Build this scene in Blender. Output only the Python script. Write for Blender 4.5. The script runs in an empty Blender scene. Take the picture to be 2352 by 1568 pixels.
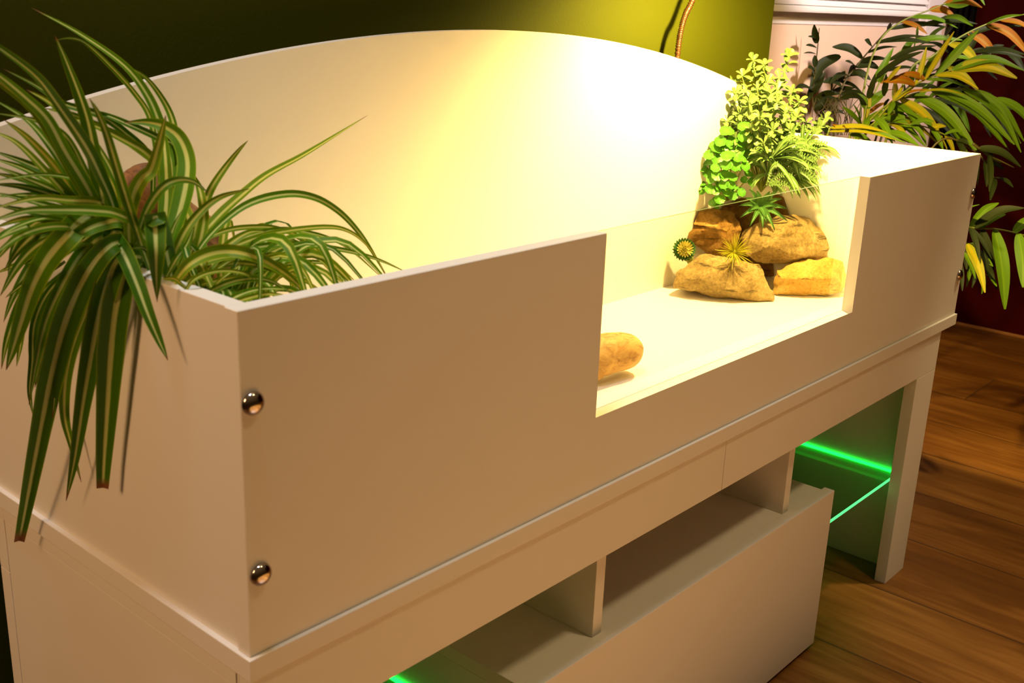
import bpy, bmesh, math, random
from mathutils import Vector, Matrix, noise
R = math.radians
random.seed(7)
COL = bpy.context.scene.collection
ROOTS = []

# ------------------------------------------------------------------ camera data (tray corner = origin, metres)
CAMPOS = Vector((-0.457562, -0.668947, 0.529472))
CM = Matrix(((0.66237819, 0.19894842, -0.72227049), (-0.74818546, 0.22507027, -0.62414894), (0.03838816, 0.95381492, 0.29793195)))
F = 2500.0
def ray(u, v): return CM @ Vector(((u-1176)/F, -(v-784)/F, -1.0))
def P(u, v, k):
    """a point seen at (u,v): k<0 on the plane X=k, k>5 on the plane Y=k-10, else at distance k in front of the lens"""
    d = ray(u, v)
    if k < 0: t = (k-CAMPOS.x)/d.x
    elif k > 5: t = (k-10-CAMPOS.y)/d.y
    else: t = k
    return CAMPOS + d*t

# ------------------------------------------------------------------ materials
def nt(name):
    m = bpy.data.materials.new(name); m.use_nodes = True
    n = m.node_tree.nodes; l = m.node_tree.links
    return m, n, l, n['Principled BSDF']
def rgb(c): return (c[0], c[1], c[2], 1)
def simple(name, c, rough=.5, metal=0, bump=0, bscale=200, var=0, vscale=6, spec=.5):
    m, n, l, b = nt(name)
    b.inputs['Base Color'].default_value = rgb(c); b.inputs['Roughness'].default_value = rough
    b.inputs['Metallic'].default_value = metal; b.inputs['Specular IOR Level'].default_value = spec
    tc = n.new('ShaderNodeTexCoord')
    if var:
        t = n.new('ShaderNodeTexNoise'); t.inputs['Scale'].default_value = vscale; t.inputs['Detail'].default_value = 4
        l.new(tc.outputs['Object'], t.inputs['Vector'])
        mx = n.new('ShaderNodeMixRGB'); mx.inputs[1].default_value = rgb([x*(1-var) for x in c]); mx.inputs[2].default_value = rgb([min(1, x*(1+var)) for x in c])
        l.new(t.outputs['Fac'], mx.inputs[0]); l.new(mx.outputs[0], b.inputs['Base Color'])
    if bump:
        t = n.new('ShaderNodeTexNoise'); t.inputs['Scale'].default_value = bscale; t.inputs['Detail'].default_value = 3
        l.new(tc.outputs['Object'], t.inputs['Vector'])
        bp = n.new('ShaderNodeBump'); bp.inputs['Strength'].default_value = bump; bp.inputs['Distance'].default_value = .001
        l.new(t.outputs['Fac'], bp.inputs['Height']); l.new(bp.outputs[0], b.inputs['Normal'])
    return m
WHITE = simple('white_melamine', (.80, .76, .68), .5, bump=.12, bscale=900, spec=.35)
GREENWALL = simple('dark_green_paint', (.047, .055, .001), .7, bump=.35, bscale=260, var=.08, vscale=3, spec=.1)
PINKWALL = simple('pale_plaster', (.74, .54, .42), .6, bump=.2, bscale=120)
FRAMEWHITE = simple('white_gloss_paint', (.78, .70, .70), .3)
BLIND = simple('white_blind', (.86, .80, .80), .35)
REDWALL = simple('dark_red_board', (.045, .0012, .0006), .6, var=.3, vscale=2, bump=.1, spec=.05)
DARK = simple('black_cloth', (.006, .004, .004), .8)
CHROME = simple('brown_chrome', (.46, .40, .37), .14, metal=1)
NECK = simple('bronze_neck', (.16, .075, .03), .32, metal=.8)
SHADE = simple('lamp_black', (.02, .018, .016), .4)
EDGEGLUE = simple('joint_shadow', (.10, .05, .02), .7)
TERRA = simple('pot_clay', (.25, .10, .05), .7, bump=.3, bscale=80)
SOIL = simple('soil', (.02, .012, .006), .95, bump=1, bscale=120)
OAKTRIM = simple('oak_trim', (.32, .13, .04), .4)

def led_mat(name, c, s):
    m, n, l, b = nt(name)
    b.inputs['Base Color'].default_value = (.1, .8, .3, 1)
    b.inputs['Emission Color'].default_value = rgb(c); b.inputs['Emission Strength'].default_value = s
    return m
LED = led_mat('green_led', (.004, 1, .05), 5)
EDGEGLOW = led_mat('green_lit_edge', (.08, 1, .22), 1.6)  # no LED: glass edge emits in place of the strip light leaving it
BULB = led_mat('bulb', (1, .72, .3), 20)

def glass_mat(name, tint, amount, gloss=.12):
    m, n, l, b = nt(name)
    n.remove(b)
    out = n['Material Output']
    tr = n.new('ShaderNodeBsdfTransparent'); tr.inputs[0].default_value = rgb(tint)
    gl = n.new('ShaderNodeBsdfGlossy'); gl.inputs['Roughness'].default_value = .03
    fr = n.new('ShaderNodeFresnel'); fr.inputs[0].default_value = 1.45
    mu = n.new('ShaderNodeMath'); mu.operation = 'MULTIPLY'; mu.inputs[1].default_value = gloss
    l.new(fr.outputs[0], mu.inputs[0])
    mx = n.new('ShaderNodeMixShader'); l.new(mu.outputs[0], mx.inputs[0]); l.new(tr.outputs[0], mx.inputs[1]); l.new(gl.outputs[0], mx.inputs[2])
    l.new(mx.outputs[0], out.inputs[0])
    return m
GLASS = glass_mat('clear_glass', (.965, .975, .95), 0, .22)
GLASSG = glass_mat('shelf_glass', (.70, .94, .74), 0, .03)
GEDGE = simple('glass_edge_green', (.16, .24, .09), .15)

def floor_mat():
    m, n, l, b = nt('oak_planks')
    tc = n.new('ShaderNodeTexCoord')
    sep = n.new('ShaderNodeSeparateXYZ'); l.new(tc.outputs['Object'], sep.inputs[0])
    def M(op, a, bb=None, c=None):
        x = n.new('ShaderNodeMath'); x.operation = op
        for i, v in enumerate((a, bb, c)):
            if v is None: continue
            if isinstance(v, (int, float)): x.inputs[i].default_value = v
            else: l.new(v, x.inputs[i])
        return x.outputs[0]
    PW = .2455
    u = M('DIVIDE', M('SUBTRACT', sep.outputs[0], 1.912), PW)
    idx = M('FLOOR', u); fr = M('FRACT', u)
    wn = n.new('ShaderNodeTexWhiteNoise'); wn.noise_dimensions = '1D'; l.new(idx, wn.inputs['W'])
    yy = M('ADD', M('DIVIDE', sep.outputs[1], 1.35), M('MULTIPLY', wn.outputs['Value'], 7.3))
    idy = M('FLOOR', yy); fy = M('FRACT', yy)
    wn2 = n.new('ShaderNodeTexWhiteNoise'); wn2.noise_dimensions = '2D'
    cb = n.new('ShaderNodeCombineXYZ'); l.new(idx, cb.inputs[0]); l.new(idy, cb.inputs[1]); l.new(cb.outputs[0], wn2.inputs['Vector'])
    # seams
    e1 = M('LESS_THAN', M('MINIMUM', fr, M('SUBTRACT', 1, fr)), .009)
    e2 = M('LESS_THAN', M('MINIMUM', fy, M('SUBTRACT', 1, fy)), .0016)
    seam = M('MAXIMUM', e1, e2)
    # grain
    mp = n.new('ShaderNodeCombineXYZ')
    l.new(M('ADD', M('MULTIPLY', sep.outputs[0], 26), M('MULTIPLY', wn2.outputs['Value'], 90)), mp.inputs[0])
    l.new(M('MULTIPLY', sep.outputs[1], 2.4), mp.inputs[1]); l.new(M('MULTIPLY', wn2.outputs['Value'], 31), mp.inputs[2])
    g = n.new('ShaderNodeTexNoise'); g.inputs['Scale'].default_value = 1; g.inputs['Detail'].default_value = 7; g.inputs['Roughness'].default_value = .62; g.inputs['Distortion'].default_value = 1.1
    l.new(mp.outputs[0], g.inputs['Vector'])
    mp2 = n.new('ShaderNodeCombineXYZ')
    l.new(M('ADD', M('MULTIPLY', sep.outputs[0], 6), M('MULTIPLY', wn2.outputs['Value'], 40)), mp2.inputs[0]); l.new(M('MULTIPLY', sep.outputs[1], 2.0), mp2.inputs[1])
    g2 = n.new('ShaderNodeTexNoise'); g2.inputs['Scale'].default_value = 1; g2.inputs['Detail'].default_value = 3; g2.inputs['Distortion'].default_value = .6
    l.new(mp2.outputs[0], g2.inputs['Vector'])
    # knots
    vo = n.new('ShaderNodeTexVoronoi'); vo.inputs['Scale'].default_value = 1
    mp3 = n.new('ShaderNodeCombineXYZ'); l.new(M('MULTIPLY', sep.outputs[0], 4.6), mp3.inputs[0]); l.new(M('MULTIPLY', sep.outputs[1], 2.3), mp3.inputs[1])
    l.new(mp3.outputs[0], vo.inputs['Vector'])
    kn = n.new('ShaderNodeMapRange'); kn.inputs[1].default_value = .02; kn.inputs[2].default_value = .16; kn.inputs[3].default_value = 1; kn.inputs[4].default_value = 0
    l.new(vo.outputs['Distance'], kn.inputs[0])
    cr = n.new('ShaderNodeValToRGB'); e = cr.color_ramp.elements
    e[0].position = .25; e[0].color = (.050, .015, .0015, 1); e[1].position = .75; e[1].color = (.34, .150, .028, 1)
    x = e.new(.5); x.color = (.165, .062, .008, 1)
    comb = M('ADD', M('MULTIPLY', g.outputs['Fac'], .55), M('MULTIPLY', g2.outputs['Fac'], .45))
    comb = M('SUBTRACT', M('ADD', comb, M('MULTIPLY', M('SUBTRACT', wn2.outputs['Value'], .5), .16)), M('MULTIPLY', kn.outputs[0], .22))
    l.new(comb, cr.inputs[0])
    mx = n.new('ShaderNodeMixRGB'); mx.inputs[2].default_value = (.045, .02, .01, 1)
    l.new(M('MULTIPLY', seam, .75), mx.inputs[0]); l.new(cr.outputs[0], mx.inputs[1]); l.new(mx.outputs[0], b.inputs['Base Color'])
    b.inputs['Roughness'].default_value = .42; b.inputs['Specular IOR Level'].default_value = .35
    bp = n.new('ShaderNodeBump'); bp.inputs['Strength'].default_value = .25; bp.inputs['Distance'].default_value = .0015
    l.new(M('SUBTRACT', g.outputs['Fac'], M('MULTIPLY', seam, .8)), bp.inputs['Height']); l.new(bp.outputs[0], b.inputs['Normal'])
    return m

def leaf_mat(name, edge, mid, rim, stripe=.17, rough=.35, trans=.3, brown_tip=True, tipc=(.22, .09, .03)):
    """blade colours run across (U) and along (V) the leaf"""
    m, n, l, b = nt(name)
    uv = n.new('ShaderNodeUVMap'); sep = n.new('ShaderNodeSeparateXYZ'); l.new(uv.outputs[0], sep.inputs[0])
    def M(op, a, bb=None):
        x = n.new('ShaderNodeMath'); x.operation = op
        for i, v in enumerate((a, bb)):
            if v is None: continue
            if isinstance(v, (int, float)): x.inputs[i].default_value = v
            else: l.new(v, x.inputs[i])
        return x.outputs[0]
    tc = n.new('ShaderNodeTexCoord')
    no = n.new('ShaderNodeTexNoise'); no.inputs['Scale'].default_value = 25; no.inputs['Detail'].default_value = 3; l.new(tc.outputs['Object'], no.inputs['Vector'])
    d = M('ABSOLUTE', M('SUBTRACT', sep.outputs[0], .5))
    d2 = M('ADD', d, M('MULTIPLY', M('SUBTRACT', no.outputs['Fac'], .5), .06))
    cr = n.new('ShaderNodeValToRGB'); e = cr.color_ramp.elements
    e[0].position = 0; e[0].color = rgb(mid); e[1].position = 1; e[1].color = rgb(rim)
    for p, c in ((stripe*.7, mid), (stripe, [(mid[i]*.5+rim[i]*.6) for i in range(3)]), (stripe*1.35, edge), (.86, edge)):
        x = e.new(p); x.color = rgb(c)
    l.new(M('MULTIPLY', d2, 2), cr.inputs[0])
    # fine lengthwise veins
    w = n.new('ShaderNodeTexNoise'); w.inputs['Scale'].default_value = 1
    cv = n.new('ShaderNodeCombineXYZ'); l.new(M('MULTIPLY', sep.outputs[0], 26), cv.inputs[0]); l.new(M('MULTIPLY', sep.outputs[1], 2), cv.inputs[1]); l.new(cv.outputs[0], w.inputs['Vector'])
    mv = n.new('ShaderNodeMixRGB'); mv.blend_type = 'MULTIPLY'; mv.inputs[0].default_value = .5
    r2 = n.new('ShaderNodeMapRange'); r2.inputs[1].default_value = .3; r2.inputs[2].default_value = .7; r2.inputs[3].default_value = .55; r2.inputs[4].default_value = 1.25; l.new(w.outputs['Fac'], r2.inputs[0])
    l.new(cr.outputs[0], mv.inputs[1]); l.new(r2.outputs[0], mv.inputs[2])
    col = mv.outputs[0]
    if brown_tip:
        tp = n.new('ShaderNodeMapRange'); tp.inputs[1].default_value = .955; tp.inputs[2].default_value = .985; l.new(sep.outputs[1], tp.inputs[0])
        mt = n.new('ShaderNodeMixRGB'); mt.inputs[2].default_value = rgb(tipc); l.new(tp.outputs[0], mt.inputs[0]); l.new(col, mt.inputs[1]); col = mt.outputs[0]
    l.new(col, b.inputs['Base Color']); b.inputs['Roughness'].default_value = rough; b.inputs['Specular IOR Level'].default_value = .22
    t = n.new('ShaderNodeBsdfTranslucent'); l.new(col, t.inputs[0])
    mx = n.new('ShaderNodeMixShader'); mx.inputs[0].default_value = trans
    l.new(b.outputs[0], mx.inputs[1]); l.new(t.outputs[0], mx.inputs[2]); l.new(mx.outputs[0], n['Material Output'].inputs[0])
    return m
SPIDER = leaf_mat('spider_leaf', (.105, .25, .004), (.64, .68, .21), (.34, .46, .012), .21, .5)
SPIDERY = leaf_mat('spider_leaf_yellowish', (.17, .29, .003), (.66, .62, .13), (.46, .44, .010), .24, .5)
SPIDERD = leaf_mat('spider_leaf_deep', (.060, .17, .004), (.60, .66, .24), (.26, .38, .010), .17, .45)
PALMG = leaf_mat('palm_leaf', (.10, .21, .006), (.14, .27, .008), (.10, .17, .010), .12, .5, .25, False)
PALMY = leaf_mat('palm_leaf_yellowing', (.30, .32, .008), (.44, .38, .010), (.35, .22, .02), .3, .5, .25, False)
PALMO = leaf_mat('palm_leaf_orange', (.30, .105, .002), (.30, .15, .002), (.15, .06, .002), .3, .6, .2, False)
PALMD = leaf_mat('palm_leaf_deep', (.016, .026, .003), (.022, .034, .003), (.018, .022, .003), .12, .6, .1, False)
BOX = leaf_mat('box_leaf', (.13, .22, .05), (.22, .30, .11), (.19, .27, .08), .2, .35, .3, False)
ROUND = leaf_mat('round_leaf', (.07, .23, .018), (.09, .26, .024), (.06, .20, .015), .2, .3, .3, False)
GRASS = leaf_mat('grass_leaf', (.10, .21, .04), (.20, .29, .09), (.13, .22, .05), .3, .35, .3, False)
ALOE = leaf_mat('aloe_leaf', (.05, .15, .025), (.07, .18, .035), (.12, .18, .035), .2, .4, .1, False)
CACT = leaf_mat('cactus_leaf', (.03, .12, .03), (.05, .15, .03), (.12, .18, .05), .2, .4, .1, False)
CACTY = leaf_mat('cactus_heart', (.60, .52, .12), (.66, .58, .16), (.5, .5, .1), .3, .5, .2, False)
NEEDLE = leaf_mat('yellow_needle', (.30, .28, .008), (.36, .32, .012), (.26, .25, .006), .3, .4, .2, False)
STEMG = simple('green_stem', (.16, .20, .02), .5)
STEMD = simple('dark_stem', (.06, .05, .01), .5)

def rock_mat(name, a, bcol, c, scale=14, crack=0):
    m, n, l, b = nt(name)
    tc = n.new('ShaderNodeTexCoord')
    t = n.new('ShaderNodeTexNoise'); t.inputs['Scale'].default_value = scale; t.inputs['Detail'].default_value = 9; t.inputs['Roughness'].default_value = .68
    l.new(tc.outputs['Object'], t.inputs['Vector'])
    cr = n.new('ShaderNodeValToRGB'); e = cr.color_ramp.elements
    e[0].position = .3; e[0].color = rgb(a); e[1].position = .7; e[1].color = rgb(c); x = e.new(.5); x.color = rgb(bcol)
    l.new(t.outputs['Fac'], cr.inputs[0])
    t2 = n.new('ShaderNodeTexNoise'); t2.inputs['Scale'].default_value = 190; t2.inputs['Detail'].default_value = 6; t2.inputs['Roughness'].default_value = .8
    l.new(tc.outputs['Object'], t2.inputs['Vector'])
    r = n.new('ShaderNodeMapRange'); r.inputs[1].default_value = .3; r.inputs[2].default_value = .7; r.inputs[3].default_value = .45; r.inputs[4].default_value = 1.35; l.new(t2.outputs['Fac'], r.inputs[0])
    mx = n.new('ShaderNodeMixRGB'); mx.blend_type = 'MULTIPLY'; mx.inputs[0].default_value = .8; l.new(cr.outputs[0], mx.inputs[1]); l.new(r.outputs[0], mx.inputs[2])
    mpp = n.new('ShaderNodeMapping'); mpp.inputs['Scale'].default_value = (16, 16, 85); mpp.inputs['Rotation'].default_value = (.25, .35, 0); l.new(tc.outputs['Object'], mpp.inputs[0])
    t3 = n.new('ShaderNodeTexNoise'); t3.inputs['Scale'].default_value = 1; t3.inputs['Detail'].default_value = 4; t3.inputs['Roughness'].default_value = .6; l.new(mpp.outputs[0], t3.inputs['Vector'])
    cm = n.new('ShaderNodeMapRange'); cm.inputs[1].default_value = .60; cm.inputs[2].default_value = .68; cm.inputs[3].default_value = 1; cm.inputs[4].default_value = .35; l.new(t3.outputs['Fac'], cm.inputs[0])
    m3 = n.new('ShaderNodeMixRGB'); m3.blend_type = 'MULTIPLY'; m3.inputs[0].default_value = 1; l.new(mx.outputs[0], m3.inputs[1]); l.new(cm.outputs[0], m3.inputs[2])
    l.new(m3.outputs[0], b.inputs['Base Color']); b.inputs['Roughness'].default_value = .85; b.inputs['Specular IOR Level'].default_value = .2
    bp = n.new('ShaderNodeBump'); bp.inputs['Strength'].default_value = .9; bp.inputs['Distance'].default_value = .003
    ad0 = n.new('ShaderNodeMath'); ad0.operation = 'ADD'; l.new(t.outputs['Fac'], ad0.inputs[0]); l.new(t2.outputs['Fac'], ad0.inputs[1])
    ad = n.new('ShaderNodeMath'); ad.operation = 'ADD'; l.new(ad0.outputs[0], ad.inputs[0]); l.new(cm.outputs[0], ad.inputs[1])
    l.new(ad.outputs[0], bp.inputs['Height']); l.new(bp.outputs[0], b.inputs['Normal'])
    return m
def wood_mat(name, a, bcol, c):
    m, n, l, b = nt(name)
    uv = n.new('ShaderNodeUVMap'); mp = n.new('ShaderNodeMapping'); mp.inputs['Scale'].default_value = (9, 2.2, 1); l.new(uv.outputs[0], mp.inputs[0])
    t = n.new('ShaderNodeTexNoise'); t.inputs['Scale'].default_value = 1.3; t.inputs['Detail'].default_value = 8; t.inputs['Roughness'].default_value = .65; t.inputs['Distortion'].default_value = 1.2; l.new(mp.outputs[0], t.inputs['Vector'])
    cr = n.new('ShaderNodeValToRGB'); e = cr.color_ramp.elements
    e[0].position = .3; e[0].color = rgb(a); e[1].position = .62; e[1].color = rgb(c); x = e.new(.44); x.color = rgb(bcol)
    l.new(t.outputs['Fac'], cr.inputs[0]); l.new(cr.outputs[0], b.inputs['Base Color']); b.inputs['Roughness'].default_value = .7
    bp = n.new('ShaderNodeBump'); bp.inputs['Strength'].default_value = .5; bp.inputs['Distance'].default_value = .002; l.new(t.outputs['Fac'], bp.inputs['Height']); l.new(bp.outputs[0], b.inputs['Normal'])
    return m

# ------------------------------------------------------------------ mesh helpers
def link(name, me, mats, parent=None, smooth=False):
    o = bpy.data.objects.new(name, me); COL.objects.link(o)
    for m in (mats if isinstance(mats, (list, tuple)) else [mats]): me.materials.append(m)
    if smooth:
        for p in me.polygons: p.use_smooth = True
    if parent: o.parent = parent
    else: ROOTS.append(o)
    return o
def bm_obj(name, bm, mats, parent=None, smooth=False, origin=None):
    bmesh.ops.recalc_face_normals(bm, faces=bm.faces)
    if origin is not None:
        for v in bm.verts: v.co -= Vector(origin)
    me = bpy.data.meshes.new(name); bm.to_mesh(me); bm.free()
    o = link(name, me, mats, parent, smooth)
    if origin is not None: o.location = origin
    return o
def empty(name, loc, label, cat, group=None):
    o = bpy.data.objects.new(name, None); COL.objects.link(o); o.location = loc; o.empty_display_size = .05
    ROOTS.append(o); tag(o, label, cat, group); return o
def tag(o, label=None, cat=None, group=None, kind=None):
    if label: o['label'] = label
    if cat: o['category'] = cat
    if group: o['group'] = group
    if kind: o['kind'] = kind
    return o
def child(o, parent):
    """parent while keeping world coordinates (parents only carry a location)"""
    o.parent = parent; o.location = Vector(o.location) - Vector(parent.location)
    if o in ROOTS: ROOTS.remove(o)
    return o
def add_box(bm, a, b, bevel=0):
    a = Vector(a); b = Vector(b)
    r = bmesh.ops.create_cube(bm, size=1)
    vs = r['verts']
    for v in vs: v.co = Vector(((a.x+b.x)/2+v.co.x*(b.x-a.x), (a.y+b.y)/2+v.co.y*(b.y-a.y), (a.z+b.z)/2+v.co.z*(b.z-a.z)))
    if bevel:
        es = list({e for v in vs for e in v.link_edges})
        bmesh.ops.bevel(bm, geom=es, offset=bevel, segments=2, affect='EDGES', profile=.6)
def box(name, a, b, mat, parent=None, bevel=.0008):
    bm = bmesh.new(); add_box(bm, a, b, bevel)
    c = ((a[0]+b[0])/2, (a[1]+b[1])/2, min(a[2], b[2]))
    o = bm_obj(name, bm, mat, None, origin=c)
    if parent: child(o, parent)
    return o
def prism_xz(bm, pts, y0, y1):
    """outline in XZ pulled along Y"""
    f = [bm.verts.new((x, y0, z)) for x, z in pts]; g = [bm.verts.new((x, y1, z)) for x, z in pts]
    bm.faces.new(f); bm.faces.new(g[::-1])
    n = len(pts)
    for i in range(n): bm.faces.new((f[i], g[i], g[(i+1) % n], f[(i+1) % n]))
def catmull(pts, n):
    out = []; k = len(pts)-1
    if k == 1: return [pts[0].lerp(pts[1], i/n) for i in range(n+1)]
    for i in range(n+1):
        s = i/n*k; j = min(int(s), k-1); t = s-j
        p1, p2 = pts[j], pts[j+1]; p0 = pts[j-1] if j else p1*2-p2; p3 = pts[j+2] if j+2 <= k else p2*2-p1
        out.append(.5*((2*p1)+(p2-p0)*t+(2*p0-5*p1+4*p2-p3)*t*t+(3*p1-p0-3*p2+p3)*t*t*t))
    return out
def tube(bm, pts, rad, seg=10, cap=True, uv=None, wob=0, seed=0):
    """rad(t)->radius"""
    rings = []; n = len(pts); up = None
    for i, p in enumerate(pts):
        t = (pts[min(i+1, n-1)]-pts[max(i-1, 0)]).normalized()
        if up is None: up = t.orthogonal().normalized()
        up = (up-t*up.dot(t)).normalized(); s = t.cross(up); r = rad(i/(n-1)); ring = []
        for k in range(seg):
            a = 2*math.pi*k/seg; q = r
            if wob: q *= 1+wob*noise.noise(Vector((math.cos(a)*1.3+seed, math.sin(a)*1.3, i/(n-1)*6)))
            ring.append(bm.verts.new(p+(up*math.cos(a)+s*math.sin(a))*q))
        rings.append(ring)
    lay = bm.loops.layers.uv.verify()
    for i in range(n-1):
        for k in range(seg):
            f = bm.faces.new((rings[i][k], rings[i][(k+1) % seg], rings[i+1][(k+1) % seg], rings[i+1][k]))
            for lp, (a, b) in zip(f.loops, ((k, i), (k+1, i), (k+1, i+1), (k, i+1))): lp[lay].uv = (a/seg, b/(n-1)*3)
    if cap: bm.faces.new(rings[0][::-1]); bm.faces.new(rings[-1])
    return rings
def blade(bm, pts, width, toward=None, fold=.35, prof=None, n=18, twist=0, tw0=0, mat=0, cross=4, keep=None):
    """a leaf blade along pts with a V-shaped trough; its broad side faces 'toward'"""
    pts = catmull(pts, n); lay = bm.loops.layers.uv.verify(); rows = []
    if prof is None: prof = lambda t: min(1, .45+t*2.2)*max(0, (1-t**2.6))**.75
    m = len(pts)
    for i, p in enumerate(pts):
        t = (pts[min(i+1, m-1)]-pts[max(i-1, 0)])
        t = t.normalized() if t.length > 1e-9 else Vector((0, 0, 1))
        f = toward(p) if callable(toward) else (toward or Vector((0, 0, 1)))
        s = t.cross(f)
        if s.length < 1e-4: s = t.orthogonal()
        s.normalize(); nn = s.cross(t).normalized()
        a = tw0+twist*i/(m-1); s2 = s*math.cos(a)+nn*math.sin(a); n2 = nn*math.cos(a)-s*math.sin(a)
        w = width*max(.02, prof(i/(m-1)))/2; row = []
        for k in range(cross+1):
            x = k/cross*2-1
            row.append(bm.verts.new(p+s2*(x*w)+n2*(abs(x)**1.3*w*fold)))
        rows.append(row)
    for i in range(m-1):
        for k in range(cross):
            fc = bm.faces.new((rows[i][k], rows[i][k+1], rows[i+1][k+1], rows[i+1][k])); fc.material_index = mat; fc.smooth = True
            for lp, (a, b) in zip(fc.loops, ((k, i), (k+1, i), (k+1, i+1), (k, i+1))): lp[lay].uv = (a/cross, b/(m-1))
def tocam(w=.75, up=(0, 0, 1)):
    u = Vector(up)
    return lambda p: ((CAMPOS-p).normalized()*w+u*(1-w)).normalized()
def from_bm_nonormal(name, bm, mats, parent=None, origin=None):
    if origin is not None:
        for v in bm.verts: v.co -= Vector(origin)
    me = bpy.data.meshes.new(name); bm.to_mesh(me); bm.free()
    o = link(name, me, mats, None)
    if origin is not None: o.location = origin
    if parent: child(o, parent)
    return o

# ================================================================== SETTING
FL = -.517
L, H, T, D = 1.590, .300, .0172, .479
fm = floor_mat()
bm = bmesh.new(); add_box(bm, (-3.0, -4.0, FL-.06), (3.47, 1.0, FL)); o = bm_obj('floor', bm, fm); tag(o, 'brown oak plank floor', kind='structure')
bm = bmesh.new(); add_box(bm, (-3.0, .56, FL), (1.80, .86, 2.1)); o = bm_obj('wall_green', bm, GREENWALL); tag(o, 'dark green painted wall behind the tray', kind='structure')
bm = bmesh.new(); add_box(bm, (1.80, .79, FL), (3.47, .86, .503)); add_box(bm, (3.36, .79, .503), (3.47, .86, 2.1)); add_box(bm, (1.80, .79, 1.6), (3.36, .86, 2.1))
o = bm_obj('wall_window', bm, PINKWALL); tag(o, 'pale pinkish wall under the window', kind='structure')
bm = bmesh.new(); add_box(bm, (3.45, -4.0, FL), (3.52, .79, 2.1)); o = bm_obj('wall_right', bm, REDWALL); tag(o, 'dark red brown wall at the right', kind='structure')
bm = bmesh.new(); add_box(bm, (3.438, -2.5, FL), (3.45, .79, FL+.010), .002); o = bm_obj('baseboard_right', bm, OAKTRIM); tag(o, 'thin oak edging along the dark wall', kind='structure')
# window: frame, pane
bm = bmesh.new()
add_box(bm, (3.20, .765, .47), (3.345, .80, 1.60), .004)
add_box(bm, (1.80, .787, .500), (3.20, .80, .545), .002)
o = bm_obj('window_1', bm, FRAMEWHITE); tag(o, 'white painted window surround behind the palm', kind='structure')
bm = bmesh.new(); add_box(bm, (1.81, .815, .503), (3.36, .821, 1.6)); g = bm_obj('window_pane', bm, simple('night_pane', (.05, .05, .06), .05)); child(g, o)
bm = bmesh.new()
add_box(bm, (1.82, .79, .20), (3.19, .80, .21)); o = bm_obj('trim_1', bm, FRAMEWHITE); tag(o, 'low moulding under the window', kind='structure')

# blind
b_ = empty('window_blind', (2.5, .765, .53), 'white slatted blind with a rounded bottom rail in the window', 'blind')
bm = bmesh.new(); add_box(bm, (1.81, .745, .531), (3.165, .770, .549), .006); r_ = bm_obj('bottom_rail', bm, BLIND, origin=(2.5, .757, .531)); child(r_, b_)
bm = bmesh.new()
for i in range(12):
    z = .5605+i*.020
    vs = [bm.verts.new(c) for c in ((1.82, .748, z-.0095), (3.16, .748, z-.0095), (3.16, .764, z+.0105), (1.82, .764, z+.0105))]
    bm.faces.new(vs)
    vs2 = [bm.verts.new((v.co.x, v.co.y+.0006, v.co.z-.0012)) for v in vs]; bm.faces.new(vs2[::-1])
    for k in range(4): bm.faces.new((vs[k], vs2[k], vs2[(k+1) % 4], vs[(k+1) % 4]))
s_ = bm_obj('slats', bm, BLIND, origin=(2.5, .757, .552)); child(s_, b_)
bm = bmesh.new()
# dark curtain with folds hanging in the corner
pts = []
for i in range(25):
    y = .690+i*.0034; pts.append((3.425+.012*math.sin(i*1.1), y))
prev = None
top = [bm.verts.new((x, y, 1.7)) for x, y in pts]; bot = [bm.verts.new((x, y, -.45)) for x, y in pts]
for i in range(len(pts)-1): bm.faces.new((top[i], top[i+1], bot[i+1], bot[i]))
bmesh.ops.solidify(bm, geom=bm.faces[:], thickness=.004)
o = bm_obj('curtain', bm, DARK, smooth=True, origin=(3.425, .73, -.45)); tag(o, 'black curtain hanging between the window and the red wall', 'curtain')

# ================================================================== TORTOISE TABLE (open tray)
tray = empty('tortoise_table', (L/2, D/2, -.0208), 'white open-topped tray with an arched back and a glazed front notch, on the cabinet', 'pet enclosure')
XA, XB, ZN = .4637, 1.120, .0895
bm = bmesh.new()
prism_xz(bm, [(0, 0), (L, 0), (L, H), (XB, H), (XB, ZN), (XA, ZN), (XA, H), (0, H)], 0, T)
bmesh.ops.bevel(bm, geom=bm.edges[:], offset=.0007, segments=1, affect='EDGES')
o = bm_obj('front_panel', bm, WHITE, origin=(L/2, 0, 0)); child(o, tray)
bm = bmesh.new()
arch = []
N = 64
for i in range(N+1):
    x = L*i/N; arch.append((x, .487-.179*(x-.800)**2))
prism_xz(bm, [(0, 0), (L, 0)]+arch[::-1], D, D+T)
o = bm_obj('back_panel', bm, WHITE, origin=(L/2, D, 0)); child(o, tray)
o = box('side_panel', (.002, T, 0), (.002+T, D, H), WHITE, tray)
o = box('side_panel', (L-T-.002, T, 0), (L-.002, D, H), WHITE, tray)
o = box('base_board', (-.0036, -.0042, -.0208), (L+.0030, D+T+.002, 0), WHITE, tray, .001)
# glass pane in the notch, standing behind the front panel
bm = bmesh.new(); add_box(bm, (XA-.012, T+.0004, .004), (XB+.012, T+.0034, H-.0025))
o = bm_obj('glass_pane', bm, [GLASS, GEDGE], origin=((XA+XB)/2, T+.002, .004))
for p in o.data.polygons:
    if p.normal.z > .9: p.material_index = 1
child(o, tray)
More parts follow.
